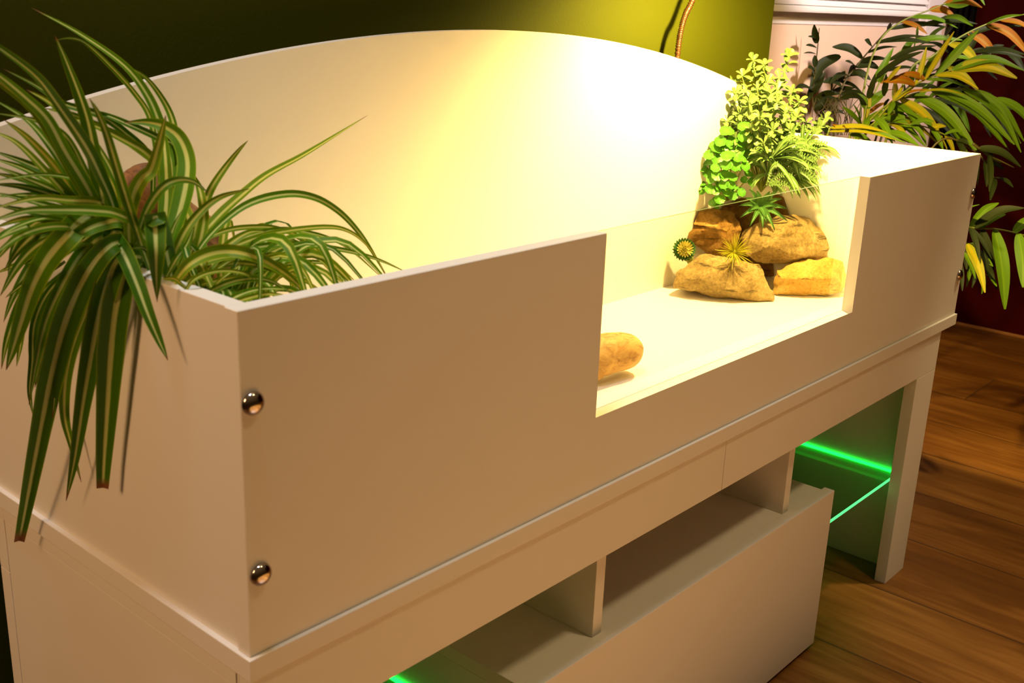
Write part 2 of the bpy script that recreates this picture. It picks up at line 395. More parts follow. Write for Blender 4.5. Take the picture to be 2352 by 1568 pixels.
# domed screw caps
def cap(x, z):
    bm = bmesh.new(); prof = [(0, -.0074), (.0030, -.0072), (.0060, -.0063), (.0085, -.0046), (.0098, -.0026), (.0100, -.0012), (.0094, 0)]
    seg = 28; rings = []
    for r, y in prof:
        rings.append([bm.verts.new((0, y, 0))] if r == 0 else [bm.verts.new((r*math.cos(2*math.pi*k/seg), y, r*math.sin(2*math.pi*k/seg))) for k in range(seg)])
    for k in range(seg): bm.faces.new((rings[0][0], rings[1][k], rings[1][(k+1) % seg]))
    for i in range(1, len(rings)-1):
        for k in range(seg): bm.faces.new((rings[i][k], rings[i][(k+1) % seg], rings[i+1][(k+1) % seg], rings[i+1][k]))
    bm.faces.new(rings[-1])
    o = bm_obj('screw_cap', bm, CHROME, smooth=True); o.location = (x, 0, z); child(o, tray); o['label'] = 'domed chrome screw cap'
for x, z in ((.0105, .224), (.0125, .074), (1.5775, .229), (1.5765, .077)): cap(x, z)

# ================================================================== CABINET
CX = 1.534
cab = empty('media_cabinet', (CX/2, .24, FL), 'long white low cabinet with open niches, glass side shelves and green lights under the tray', 'cabinet')
ZT = -.0208
box('top_board', (.0, .0178, ZT-.018), (CX, .4582, ZT), WHITE, cab)
hx = CX/2
box('fascia_board', (.0, 0, -.0970), (hx-.0006, .0176, ZT-.0002), WHITE, cab)
box('fascia_board', (hx+.0006, 0, -.0970), (CX, .0176, ZT-.0002), WHITE, cab)
box('rear_fascia', (.0, .4584, -.1035), (CX, .480, ZT-.0002), WHITE, cab)
for x0, x1 in ((0, .088), (1.447, CX)):
    box('front_post', (x0, 0, FL), (x1, .0215, -.0976), WHITE, cab)
    box('rear_post', (x0, .4584, FL), (x1, .480, -.1041), WHITE, cab)
for x0, x1 in ((.0006, .0186), (1.513, 1.531)):
    box('side_panel', (x0, .0222, FL), (x1, .4578, ZT-.0184), WHITE, cab)
# centre unit: hangs between the side bays
UX0, UX1, UZ = .385, 1.137, -.222
box('shelf_board', (UX0-.010, .0182, UZ-.018), (UX1, .455, UZ), WHITE, cab)
box('door', (UX0-.016, -.0006, -.509), (UX1+.009, .0174, UZ+.0016), WHITE, cab, .001)
box('unit_side', (UX0-.010, .0182, -.505), (UX0+.008, .455, UZ-.0184), WHITE, cab)
box('unit_side', (UX1-.018, .0182, -.505), (UX1, .455, UZ-.0184), WHITE, cab)
box('unit_bottom', (UX0-.006, .030, -.508), (UX1-.004, .450, -.491), WHITE, cab)
for x in (.5135, 1.0035):
    box('divider', (x, .019, UZ+.0002), (x+.0185, .452, ZT-.0184), WHITE, cab)
# glass shelves with light clips
for x0, x1, ex in ((.0195, UX0-.0105, UX0-.0105), (UX1+.0005, 1.5125, 1.5125)):
    bm = bmesh.new(); add_box(bm, (x0, .036, -.3245), (x1, .430, -.3175))
    o = bm_obj('glass_shelf', bm, [GLASSG, EDGEGLOW], origin=((x0+x1)/2, .23, -.3245))
    for p in o.data.polygons:
        if p.normal.y < -.9: p.material_index = 1
    child(o, cab)
    bm = bmesh.new(); add_box(bm, (ex-.0035, .038, -.3160), (ex, .432, -.3110), .0006)
    o = bm_obj('led_strip', bm, LED, origin=(ex-.003, .23, -.3165)); child(o, cab); o['label'] = 'glowing green light strip'
# dark kerf where the frame boards meet, at the left end
for a, b in (((-.0004, .0205, -.0345), (.0003, .0216, ZT-.0002)),):
    box('joint_gap', a, b, EDGEGLUE, cab, 0)

# ================================================================== LAMP (goose-neck, clamped behind the arch)
lamp = empty('gooseneck_lamp', (1.400, .535, .02), 'dark ribbed goose-neck lamp rising behind the arched white back panel', 'lamp')
nk = [P(1556, 128, 10.512), P(1563, 75, 10.512), P(1574, 35, 10.511), P(1591, 0, 10.510)]
neck = [Vector((nk[0].x-.004, .515, .10)), Vector((nk[0].x-.003, .513, .30))]+nk+[Vector(p) for p in ((1.43, .49, .65), (1.43, .42, .76), (1.37, .30, .81), (1.28, .235, .80))]
npts = catmull(neck, 300)
bm = bmesh.new(); tube(bm, npts, lambda t: .0054+.0010*math.sin(t*300*math.pi*.62), 12)
o = bm_obj('neck', bm, NECK, smooth=True, origin=tuple(neck[0])); child(o, lamp)
bm = bmesh.new()
ax = Vector((.15, -.05, -.98)).normalized(); hp = Vector((1.28, .235, .80))
tube(bm, [hp-ax*.0, hp+ax*.02, hp+ax*.05, hp+ax*.085], lambda t: .012+.060*t**.8, 28, cap=False)
bmesh.ops.solidify(bm, geom=bm.faces[:], thickness=.0015)
o = bm_obj('lamp_shade', bm, SHADE, smooth=True, origin=tuple(hp)); child(o, lamp)
bm = bmesh.new(); bmesh.ops.create_uvsphere(bm, u_segments=20, v_segments=12, radius=.017)
o = bm_obj('bulb', bm, BULB, smooth=True); o.location = hp+ax*.042; child(o, lamp)
bm = bmesh.new(); add_box(bm, (1.320, D+T+.0005, .02), (1.366, .535, .10), .003)
o = bm_obj('clamp', bm, SHADE, origin=(1.34, .52, .02)); child(o, lamp)

# ================================================================== ROCKS
RK1 = rock_mat('rock_tan', (.16, .105, .035), (.32, .225, .085), (.46, .35, .17), 12)
RK2 = rock_mat('rock_orange', (.13, .062, .012), (.31, .165, .035), (.50, .31, .09), 16)
RK3 = rock_mat('rock_yellow', (.36, .19, .035), (.52, .32, .075), (.62, .45, .16), 14)
RK4 = rock_mat('rock_brown', (.08, .036, .008), (.18, .09, .02), (.30, .17, .05), 18)
def rock(sil, d, ridge, back, mat, label, seed, rough=.006, tilt=0):
    """sil: outline seen from the camera side at distance d; ridge: points nearer by their third value; back: how far the rock reaches away"""
    pts = []
    cu = sum(s[0] for s in sil)/len(sil); cv = sum(s[1] for s in sil)/len(sil)
    for u, v in sil:
        pts.append(P(u, v, d+tilt*(v-cv)))
        pts.append(P(cu+(u-cu)*.78, cv+(v-cv)*.78, d+back))
    for u, v, k in ridge: pts.append(P(u, v, d-k))
    bm = bmesh.new()
    for p in pts:
        p = p.copy(); p.z = max(p.z, .0012); p.y = min(p.y, D-.003); p.x = min(p.x, L-T-.006); bm.verts.new(p)
    r = bmesh.ops.convex_hull(bm, input=bm.verts[:])
    bmesh.ops.delete(bm, geom=[v for v in bm.verts if not v.link_faces], context='VERTS')
    bmesh.ops.triangulate(bm, faces=bm.faces[:])
    for k in range(5):
        es = [e for e in bm.edges if e.calc_length() > .0065]
        if not es: break
        bmesh.ops.subdivide_edges(bm, edges=es, cuts=1, use_grid_fill=False); bmesh.ops.triangulate(bm, faces=bm.faces[:])
    bmesh.ops.smooth_vert(bm, verts=bm.verts[:], factor=.5, use_axis_x=True, use_axis_y=True, use_axis_z=True)
    bm.normal_update()
    off = Vector((seed*3.1, seed*1.7, seed))
    for v in bm.verts:
        n1 = noise.noise(v.co*22+off); n2 = noise.noise(v.co*60+off); n3 = noise.noise(v.co*150+off)
        c = noise.noise(Vector((v.co.x*16, v.co.y*16, v.co.z*75))+off)
        v.co += v.normal*rough*(n1*.8+n2*.45+n3*.22-(max(0, c-.12)*1.3))
        v.co.z = max(v.co.z, .0006); v.co.y = min(v.co.y, D-.0015); v.co.x = min(v.co.x, L-T-.003)
    c = sum((v.co for v in bm.verts), Vector())/len(bm.verts); c.z = min(v.co.z for v in bm.verts)
    o = bm_obj('rock', bm, mat, origin=tuple(c), smooth=True); tag(o, label, 'rock', 'rocks stacked in the tray corner')
    if hasattr(o.data, 'set_sharp_from_angle'): o.data.set_sharp_from_angle(angle=R(38))
    return o
rock([(1543, 655), (1556, 628), (1580, 605), (1605, 580), (1622, 580), (1655, 596), (1700, 606), (1745, 606), (1758, 640), (1775, 672), (1779, 690), (1742, 699), (1700, 692), (1640, 680), (1580, 668), (1546, 660)],
     2.085, [(1640, 625, .035), (1720, 640, .03), (1690, 672, .035), (1600, 640, .03)], .085, RK1, 'broad tan rock with layered cracks lying at the bottom left of the pile', 1, .006)
rock([(1776, 655), (1781, 617), (1800, 609), (1850, 600), (1900, 590), (1935, 600), (1950, 640), (1932, 670), (1895, 681), (1850, 676), (1800, 681), (1778, 680)],
     2.135, [(1795, 640, .03), (1850, 640, .04), (1900, 640, .03)], .035, RK3, 'pale yellow block rock on the tray floor at the bottom right of the pile', 2, .005)
rock([(1703, 545), (1715, 530), (1745, 512), (1790, 492), (1826, 489), (1862, 500), (1885, 525), (1893, 548), (1909, 570), (1900, 590), (1862, 602), (1800, 603), (1735, 602), (1712, 590)],
     2.16, [(1815, 515, .045), (1850, 590, .035), (1760, 570, .04), (1795, 540, .045)], .09, RK1, 'big pointed tan rock resting on the two lowest rocks', 3, .005)
rock([(1553, 545), (1563, 515), (1568, 492), (1590, 480), (1640, 474), (1680, 488), (1706, 518), (1700, 548), (1690, 575), (1650, 582), (1628, 580), (1600, 565), (1572, 548)],
     2.20, [(1640, 520, .04), (1590, 515, .03), (1670, 530, .03)], .08, RK2, 'rough orange-brown rock at the left, above the cactus', 4, .009)
rock([(1583, 480), (1592, 462), (1625, 460), (1680, 455), (1740, 450), (1790, 465), (1806, 540), (1806, 628), (1760, 648), (1690, 640), (1630, 600), (1596, 530)],
     2.30, [(1680, 480, .02), (1760, 600, .01)], .05, RK4, 'dark brown rock at the back of the pile, half hidden under the leafy plants', 5, .007)  # lower part extended to darken the shadowed gap and carry the pile
rock([(1783, 470), (1795, 448), (1820, 435), (1842, 440), (1850, 460), (1858, 490), (1840, 500), (1805, 498)],
     2.275, [(1820, 465, .025)], .05, RK4, 'small brown rock at the upper right of the pile', 6, .006)

# ================================================================== DRIFTWOOD
W1 = wood_mat('driftwood_pale', (.18, .075, .013), (.44, .225, .05), (.58, .34, .09))
W2 = wood_mat('driftwood_dark', (.07, .028, .010), (.20, .085, .025), (.34, .16, .05))
bm = bmesh.new()
lp = [Vector(p) for p in ((.56, .300, .031), (.66, .268, .034), (.74, .240, .036), (.80, .227, .037), (.862, .2225, .0325))]
pp = catmull(lp, 40)
def rl(t): return .0275*(1-.06*math.sin(t*7))*(1 if t < .88 else math.sqrt(max(.0, 1-((t-.88)/.1202)**2.4)))+.0012
tube(bm, pp, rl, 28, wob=.12, seed=3)
o = bm_obj('driftwood_log', bm, W1, smooth=True, origin=(.70, .26, .004)); tag(o, 'rounded pale driftwood log end on the tray floor in the notch', 'driftwood')
# a knotty stub on the log
bm = bmesh.new()
sp = [Vector(p) for p in ((.770, .236, .032), (.758, .219, .024), (.750, .209, .020))]
tube(bm, catmull(sp, 10), lambda t: .0135-.003*t, 18, wob=.35, seed=9)
k = bm_obj('knot', bm, W1, smooth=True, origin=(.77, .21, .01)); child(k, o)
bm = bmesh.new()
lp = [P(284, 396, 10.33), P(325, 436, 10.32), P(395, 500, 10.31), P(455, 560, 10.30), P(520, 640, 10.29), P(560, 710, 10.28), P(600, 800, 10.27)]
lp.append(Vector((lp[-1].x+.05, .26, .015)))
tube(bm, catmull(lp, 90), lambda t: .0285*min(1, .12+(t*11)**.5)*(1-.15*t), 24, wob=.30, seed=5)
o = bm_obj('driftwood_branch', bm, W2, smooth=True, origin=(.25, .29, .0)); tag(o, 'thick dark driftwood branch leaning up behind the spider plant', 'driftwood')

# ================================================================== SPIDER PLANT
sp_pot = Vector((.105, .185, 0))
plant = empty('spider_plant', tuple(sp_pot), 'variegated spider plant with striped leaves spilling over the left side panel', 'plant')
bm = bmesh.new()
prof = [(.048, .0), (.052, .02), (.064, .19), (.068, .19), (.068, .215), (.062, .215), (.060, .195), (0.0, .195)]
seg = 32; rings = []
for r, z in prof: rings.append([bm.verts.new((r*math.cos(2*math.pi*k/seg), r*math.sin(2*math.pi*k/seg), z+.001)) for k in range(seg)] if r else [bm.verts.new((0, 0, z))])
for i in range(len(rings)-2):
    for k in range(seg): bm.faces.new((rings[i][k], rings[i][(k+1) % seg], rings[i+1][(k+1) % seg], rings[i+1][k]))
for k in range(seg): bm.faces.new((rings[-2][k], rings[-2][(k+1) % seg], rings[-1][0]))
bm.faces.new(rings[0][::-1])
o = bm_obj('pot', bm, TERRA, smooth=True); o.location = sp_pot; child(o, plant)

LV = [
 # hanging over the left side panel --------------------------------------------------
 (46, [(330, 590, 10.19), (285, 556, -.004), (240, 575, -.03), (190, 645, -.035), (148, 745, -.033), (118, 860, -.03), (97, 965, -.028), (75, 1080, -.026), (58, 1170, -.022), (44, 1242, -.02)], 'cut'),
 (44, [(335, 600, 10.19), (300, 580, -.004), (262, 610, -.02), (228, 720, -.022), (207, 830, -.02), (190, 930, -.018), (172, 1050, -.016), (152, 1150, -.014)], ''),
 (50, [(345, 610, 10.19), (312, 590, -.002), (282, 640, -.012), (264, 720, -.016), (254, 820, -.016), (247, 930, -.015), (240, 1040, -.014), (236, 1120, -.014)], 'cut'),
 (26, [(320, 600, 10.2), (280, 590, -.004), (225, 660, -.012), (175, 770, -.012), (152, 860, -.012), (148, 950, -.012), (163, 1020, -.012), (187, 1108, -.012)], ''),
 (36, [(330, 590, 10.19), (290, 540, 10.15), (256, 538, -.012), (285, 585, -.016), (312, 648, -.018), (338, 718, -.018), (364, 780, -.016), (386, 828, -.014)], ''),
 (38, [(395, 640, 10.14), (378, 560, 10.12), (358, 500, 10.09), (356, 515, -.010), (358, 570, -.016), (359, 630, -.016), (361, 694, -.014)], 'strap'),
 (32, [(310, 580, 10.2), (275, 553, 10.18), (237, 548, -.012), (178, 553, -.03), (102, 612, -.042), (52, 692, -.042), (18, 775, -.038), (3, 848, -.034)], ''),
 (48, [(300, 560, 10.2), (250, 495, 10.17), (200, 497, -.02), (150, 545, -.05), (105, 600, -.055), (72, 665, -.055), (48, 740, -.05), (30, 800, -.045), (14, 850, -.04)], ''),
 (30, [(352, 600, 10.2), (337, 552, 10.17), (284, 508, 10.15), (238, 512, -.018), (190, 532, -.036), (148, 568, -.04), (110, 630, -.04), (85, 700, -.038)], ''),
 (36, [(310, 590, 10.2), (268, 575, -.003), (225, 600, -.018), (195, 660, -.024), (170, 730, -.024), (148, 800, -.024), (130, 880, -.024), (120, 962, -.024)], ''),
 (30, [(300, 590, 10.2), (250, 585, -.006), (210, 620, -.014), (165, 690, -.014), (120, 760, -.014), (92, 830, -.014), (80, 890, -.014)], ''),
 (24, [(300, 580, 10.21), (240, 570, -.005), (190, 600, -.010), (140, 660, -.012), (105, 730, -.012), (90, 800, -.012)], ''),
 (16, [(200, 600, -.012), (120, 660, -.016), (80, 740, -.018), (74, 830, -.018), (68, 900, -.018), (76, 955, -.018)], ''),
 (14, [(180, 600, -.012), (100, 670, -.016), (58, 740, -.018), (46, 800, -.018), (38, 842, -.018)], ''),
 (14, [(170, 620, -.012), (110, 690, -.014), (76, 770, -.016), (72, 840, -.016), (66, 905, -.016)], ''),
 (10, [(150, 600, -.010), (100, 640, -.012), (88, 700, -.012), (88, 760, -.012), (96, 800, -.012)], ''),
 (15, [(190, 560, -.02), (110, 590, -.03), (60, 645, -.03), (12, 684, -.03)], ''),
 (15, [(170, 505, 10.22), (99, 506, 10.2), (57, 532, -.05), (30, 573, -.05), (18, 634, -.048)], ''),
 (18, [(160, 510, 10.22), (80, 522, 10.22), (30, 552, -.06), (-20, 610, -.06)], ''),
 (22, [(180, 520, 10.22), (90, 515, 10.22), (20, 535, 10.21), (-40, 570, 10.2)], ''),
 (14, [(200, 560, -.02), (90, 588, -.03), (40, 607, -.03), (-10, 628, -.03)], ''),
 (20, [(270, 575, -.003), (235, 600, -.008), (205, 660, -.010), (170, 745, -.010), (140, 800, -.010), (112, 840, -.010)], ''),
 (18, [(285, 590, -.003), (255, 630, -.008), (232, 720, -.010), (214, 800, -.010), (196, 900, -.010)], ''),
 (22, [(270, 580, -.004), (210, 610, -.010), (150, 690, -.012), (118, 780, -.012), (104, 860, -.012), (100, 920, -.012)], ''),
 (26, [(310, 570, 10.2), (250, 540, -.012), (190, 580, -.026), (140, 660, -.028), (105, 740, -.028), (84, 830, -.026), (66, 930, -.024)], ''),
 (20, [(330, 600, 10.18), (300, 600, -.003), (286, 650, -.008), (280, 720, -.009), (272, 800, -.009)], ''),
 # towards the left edge -------------------------------------------------------------
 (24, [(372, 600, 10.2), (337, 532, 10.16), (275, 494, 10.13), (215, 484, 10.12), (138, 482, 10.12), (57, 485, 10.12), (-30, 512, 10.12)], ''),
 (20, [(330, 560, 10.2), (288, 500, 10.18), (230, 466, 10.17), (160, 460, 10.17), (80, 456, 10.17), (-20, 480, 10.17)], ''),
 (20, [(260, 540, 10.22), (180, 470, 10.22), (120, 405, 10.23), (60, 375, 10.24), (-20, 345, 10.25)], ''),
 (18, [(270, 550, 10.22), (200, 482, 10.22), (130, 440, 10.22), (60, 410, 10.23), (-20, 378, 10.24)], ''),
 (11, [(260, 480, 10.22), (210, 425, 10.22), (147, 406, 10.21), (80, 402, 10.2), (-20, 416, 10.2)], ''),
 (18, [(280, 540, 10.22), (220, 485, 10.22), (130, 450, 10.22), (50, 428, 10.22), (-20, 422, 10.22)], ''),
 (18, [(280, 560, 10.22), (200, 500, 10.21), (100, 470, 10.21), (-20, 440, 10.21)], ''),
 (18, [(270, 560, 10.22), (180, 505, 10.21), (90, 490, 10.2), (-20, 468, 10.2)], ''),
 (16, [(270, 570, 10.22), (150, 512, 10.2), (60, 502, 10.2), (-20, 525, 10.19)], ''),
 (16, [(240, 520, 10.24), (150, 440, 10.25), (60, 390, 10.26), (-20, 362, 10.27)], ''),
 (20, [(260, 530, 10.24), (160, 460, 10.24), (80, 420, 10.25), (-20, 395, 10.26)], ''),
 (12, [(260, 530, 10.24), (200, 460, 10.24), (110, 425, 10.25), (20, 405, 10.26)], ''),
 (16, [(270, 545, 10.24), (180, 480, 10.23), (90, 450, 10.23), (-20, 452, 10.23)], ''),
 (14, [(280, 560, 10.22), (210, 520, 10.20), (120, 500, 10.2), (40, 520, 10.19), (-20, 560, 10.18)], ''),
 (26, [(250, 560, 10.2), (170, 525, -.02), (100, 530, -.04), (50, 565, -.05), (10, 620, -.05)], ''),
 (24, [(240, 545, 10.2), (150, 535, -.01), (90, 560, -.03), (40, 610, -.035), (0, 680, -.035)], ''),
 (22, [(260, 570, 10.2), (180, 545, -.01), (120, 560, -.02), (70, 610, -.025), (30, 680, -.025), (8, 740, -.025)], ''),
 (18, [(230, 530, 10.2), (130, 520, 10.15), (50, 540, 10.12), (-20, 590, 10.1)], ''),
 # upward and to the left ------------------------------------------------------------
 (22, [(372, 610, 10.23), (385, 500, 10.24), (394, 400, 10.25), (385, 345, 10.26), (367, 286, 10.27), (339, 220, 10.28), (286, 151, 10.29), (184, 78, 10.31), (73, 18, 10.33)], ''),
 (12, [(365, 600, 10.23), (372, 460, 10.25), (362, 360, 10.26), (345, 270, 10.27), (310, 214, 10.28), (262, 160, 10.29), (200, 102, 10.3), (162, 88, 10.3), (124, 93, 10.3)], ''),
 (32, [(262, 600, 10.18), (245, 520, 10.17), (232, 430, 10.17), (215, 340, 10.17), (200, 270, 10.17), (178, 205, 10.17), (150, 135, 10.17), (127, 83, 10.17)], ''),
 (17, [(360, 610, 10.24), (385, 500, 10.25), (402, 400, 10.26), (404, 318, 10.27), (388, 253, 10.28), (343, 186, 10.29), (292, 150, 10.3)], ''),
 (28, [(290, 600, 10.18), (262, 478, 10.16), (229, 400, 10.15), (196, 335, 10.14), (135, 245, 10.13), (82, 176, 10.12), (0, 112, 10.11), (-40, 90, 10.11)], ''),
 (28, [(275, 590, 10.2), (235, 500, 10.18), (200, 430, 10.17), (150, 348, 10.16), (110, 275, 10.15), (60, 225, 10.14), (0, 175, 10.13), (-40, 150, 10.13)], ''),
 (24, [(265, 590, 10.2), (215, 480, 10.2), (170, 400, 10.2), (120, 310, 10.2), (70, 245, 10.2), (0, 190, 10.2), (-40, 165, 10.2)], ''),
 (16, [(350, 480, 10.26), (347, 368, 10.26), (286, 304, 10.26), (224, 263, 10.26), (143, 237, 10.27), (82, 196, 10.28), (8, 158, 10.29)], ''),
 (20, [(245, 560, 10.22), (200, 475, 10.22), (160, 405, 10.22), (110, 330, 10.23), (60, 275, 10.24), (-20, 225, 10.25)], ''),
 (14, [(250, 550, 10.22), (240, 470, 10.22), (200, 400, 10.22), (150, 312, 10.22), (80, 276, 10.23), (-20, 258, 10.24)], ''),
 (20, [(240, 560, 10.23), (190, 490, 10.23), (140, 402, 10.24), (70, 322, 10.25), (8, 274, 10.26)], ''),
 (18, [(385, 480, 10.24), (367, 388, 10.24), (306, 332, 10.24), (245, 299, 10.24), (163, 262, 10.24), (100, 248, 10.25)], ''),
 (16, [(410, 480, 10.25), (404, 346, 10.25), (364, 318, 10.25), (300, 288, 10.25), (235, 262, 10.26), (150, 245, 10.27)], ''),
 (22, [(400, 500, 10.23), (390, 420, 10.23), (367, 388, 10.23), (335, 352, 10.23), (290, 325, 10.23), (220, 290, 10.23), (160, 270, 10.24)], ''),
 (38, [(370, 640, 10.16), (388, 560, 10.16), (412, 490, 10.17), (428, 420, 10.18), (430, 365, 10.19), (412, 318, 10.2), (380, 292, 10.21), (340, 281, 10.22), (285, 281, 10.23)], ''),
 (34, [(300, 600, 10.15), (296, 520, 10.14), (306, 450, 10.13), (325, 410, 10.12), (346, 390, 10.12), (362, 340, 10.12), (372, 300, 10.12), (381, 264, 10.12)], 'kink'),
 (34, [(378, 640, 10.2), (378, 540, 10.2), (383, 440, 10.21), (380, 360, 10.22), (374, 300, 10.23), (368, 270, 10.23)], ''),
 (22, [(312, 560, 10.15), (335, 487, 10.14), (370, 434, 10.13), (404, 415, 10.13), (443, 417, 10.14), (478, 442, 10.15)], ''),
 (24, [(425, 650, 10.19), (452, 580, 10.19), (468, 510, 10.2), (464, 460, 10.2), (455, 425, 10.21), (437, 390, 10.21)], ''),
 (28, [(395, 660, 10.2), (412, 580, 10.2), (420, 500, 10.21), (424, 440, 10.22), (432, 400, 10.22)], ''),
 (20, [(345, 620, 10.14), (318, 540, 10.13), (292, 460, 10.13), (270, 390, 10.13), (246, 310, 10.13), (225, 260, 10.13), (205, 225, 10.13)], ''),
 (22, [(290, 600, 10.19), (272, 520, 10.19), (262, 440, 10.19), (230, 380, 10.2), (180, 300, 10.21), (120, 240, 10.22), (60, 205, 10.23)], ''),
 (14, [(330, 600, 10.15), (300, 500, 10.17), (260, 400, 10.18), (220, 330, 10.19), (175, 275, 10.2)], ''),
 (18, [(230, 560, 10.22), (170, 470, 10.22), (110, 400, 10.22), (40, 330, 10.23), (-20, 300, 10.24)], ''),
 # to the right, over the tray -------------------------------------------------------
 (20, [(430, 640, 10.2), (450, 520, 10.21), (474, 457, 10.22), (491, 422, 10.22), (520, 380, 10.23), (548, 345, 10.23), (570, 322, 10.23)], ''),
 (24, [(405, 640, 10.18), (450, 560, 10.2), (500, 500, 10.21), (551, 453, 10.22), (612, 404, 10.23), (694, 359, 10.24), (767, 314, 10.25), (846, 264, 10.26)], ''),
 (19, [(420, 640, 10.16), (476, 548, 10.17), (561, 474, 10.17), (652, 447, 10.17), (721, 454, 10.17), (779, 487, 10.17), (825, 535, 10.17), (859, 585, 10.17), (890, 640, 10.17)], ''),
 (22, [(380, 640, 10.16), (410, 562, 10.15), (446, 502, 10.15), (500, 455, 10.15), (574, 433, 10.15)], ''),
 (16, [(440, 650, 10.17), (480, 600, 10.16), (538, 566, 10.16), (630, 536, 10.16), (744, 522, 10.16), (802, 532, 10.16), (848, 569, 10.16), (890, 635, 10.16)], ''),
 (17, [(430, 660, 10.15), (500, 596, 10.14), (561, 573, 10.14), (675, 561, 10.14), (790, 575, 10.14), (870, 597, 10.14), (940, 628, 10.14)], ''),
 (14, [(450, 640, 10.18), (515, 567, 10.18), (618, 531, 10.18), (700, 533, 10.18), (790, 564, 10.18), (880, 640, 10.18)], ''),
 (13, [(430, 600, 10.2), (464, 555, 10.2), (526, 528, 10.2), (595, 521, 10.2), (641, 526, 10.2), (698, 549, 10.2), (767, 600, 10.2), (830, 660, 10.2)], ''),
 (34, [(400, 650, 10.10), (430, 612, 10.09), (470, 588, 10.09), (520, 578, 10.09), (572, 586, 10.08), (629, 612, 10.08), (680, 650, 10.075), (720, 700, 10.07)], ''),
 (24, [(440, 690, 10.13), (457, 645, 10.13), (492, 599, 10.13), (526, 562, 10.13), (572, 534, 10.13), (612, 531, 10.13)], ''),
 (13, [(470, 640, 10.13), (530, 600, 10.12), (606, 586, 10.12), (664, 587, 10.12), (721, 608, 10.12), (800, 670, 10.12)], ''),
 (13, [(500, 660, 10.15), (570, 625, 10.15), (648, 608, 10.15), (721, 602, 10.15), (767, 613, 10.15), (820, 655, 10.15)], ''),
 (12, [(420, 680, 10.08), (446, 642, 10.075), (500, 623, 10.075), (560, 628, 10.07), (600, 655, 10.07), (630, 700, 10.065)], ''),
 (18, [(540, 560, 10.22), (600, 520, 10.24), (635, 545, 10.25), (655, 580, 10.25), (668, 640, 10.25), (672, 700, 10.25)], ''),
 (12, [(600, 540, 10.22), (650, 530, 10.22), (692, 548, 10.22), (733, 580, 10.22), (779, 622, 10.22), (830, 670, 10.22)], ''),
 (9, [(590, 540, 10.22), (652, 546, 10.22), (710, 571, 10.22), (767, 616, 10.22), (800, 670, 10.22)], ''),
 (17, [(450, 700, 10.08), (492, 664, 10.075), (555, 642, 10.07), (620, 645, 10.07), (680, 680, 10.065)], ''),
 (17, [(500, 710, 10.07), (545, 680, 10.065), (600, 664, 10.065), (665, 664, 10.06)], ''),
 (10, [(470, 690, 10.08), (500, 650, 10.075), (530, 625, 10.075), (554, 608, 10.075)], ''),
 (15, [(510, 705, 10.06), (560, 688, 10.055), (610, 676, 10.055), (660, 678, 10.05)], ''),
 (17, [(560, 600, 10.15), (620, 600, 10.14), (675, 630, 10.13), (740, 668, 10.12)], ''),
 (16, [(430, 640, 10.13), (500, 610, 10.13), (570, 606, 10.13), (640, 625, 10.13), (690, 670, 10.12)], ''),
 (14, [(440, 660, 10.12), (520, 640, 10.11), (600, 640, 10.11), (660, 665, 10.10)], ''),
 (20, [(400, 670, 10.13), (440, 620, 10.12), (490, 596, 10.12), (545, 590, 10.12), (600, 605, 10.12)], ''),
 (12, [(420, 660, 10.1), (440, 640, 10.1), (470, 640, 10.09), (520, 672, 10.09)], ''),
 (16, [(380, 640, 10.12), (405, 595, 10.12), (430, 560, 10.12), (445, 520, 10.12)], ''),
 (14, [(360, 600, 10.13), (385, 560, 10.12), (400, 520, 10.12), (420, 480, 10.12)], ''),
 (12, [(375, 640, 10.09), (400, 640, 10.085), (420, 655, 10.08), (440, 672, 10.08)], ''),
 (14, [(370, 620, 10.12), (350, 590, 10.11), (330, 570, 10.11), (300, 570, 10.11)], ''),
]
bm = bmesh.new(); random.seed(11)
CUTP = lambda t: min(1, .40+t*1.6)*(1-max(0, (t-.55)/.45)*.55)
STRAP = lambda t: .75+.25*min(1, t*4) if t < .55 else max(.02, 1-((t-.55)/.45)**1.6)
SPP = lambda t: min(1, .50+t*1.6)*max(0, 1-t**3.0)**.85
for w, pts, kind in LV:
    pp = [P(*q) for q in pts]
    mid = pp[len(pp)//2]; dep = (mid-CAMPOS).dot(-CM.col[2])
    hang = kind in ('cut', 'strap') or (pts[-1][2] < 0)
    blade(bm, pp, w*dep/F*(1.24 if hang or pts[-1][0] < 300 else 1.02), tocam(.95 if hang else .8, (-.3, -.2, 1)), fold=random.uniform(.25, .5), prof={'cut': CUTP, 'strap': STRAP}.get(kind, SPP), n=44, mat=random.choice((0, 0, 2) if hang else ((0, 1, 1) if pts[-1][0] > 420 else (0, 0, 1, 2))),
          tw0=random.uniform(-.35, .35) if not hang else random.uniform(-.12, .12), twist=random.uniform(-.5, .5) if not hang else random.uniform(-.2, .2), cross=6)
# inner tuft that hides the crown
for i in range(46):
    a = random.uniform(0, 2*math.pi); r0 = random.uniform(.0, .03); c = sp_pot+Vector((math.cos(a)*r0, math.sin(a)*r0, .19))
    ln = random.uniform(.09, .17); out = Vector((math.cos(a), math.sin(a), 0))
    q = [c, c+out*ln*.22+Vector((0, 0, ln*.62)), c+out*ln*.62+Vector((0, 0, ln*.80)), c+out*ln*1.0+Vector((0, 0, ln*.45))]
    q = [Vector((min(max(v.x, .032), .3), min(max(v.y, .04), .44), v.z)) for v in q]
    blade(bm, q, random.uniform(.007, .014), tocam(.4), fold=.4, prof=SPP, n=14, twist=random.uniform(-.6, .6), mat=i % 3)
o = from_bm_nonormal('foliage', bm, [SPIDER, SPIDERY, SPIDERD], plant, tuple(sp_pot+Vector((0, 0, .19))))

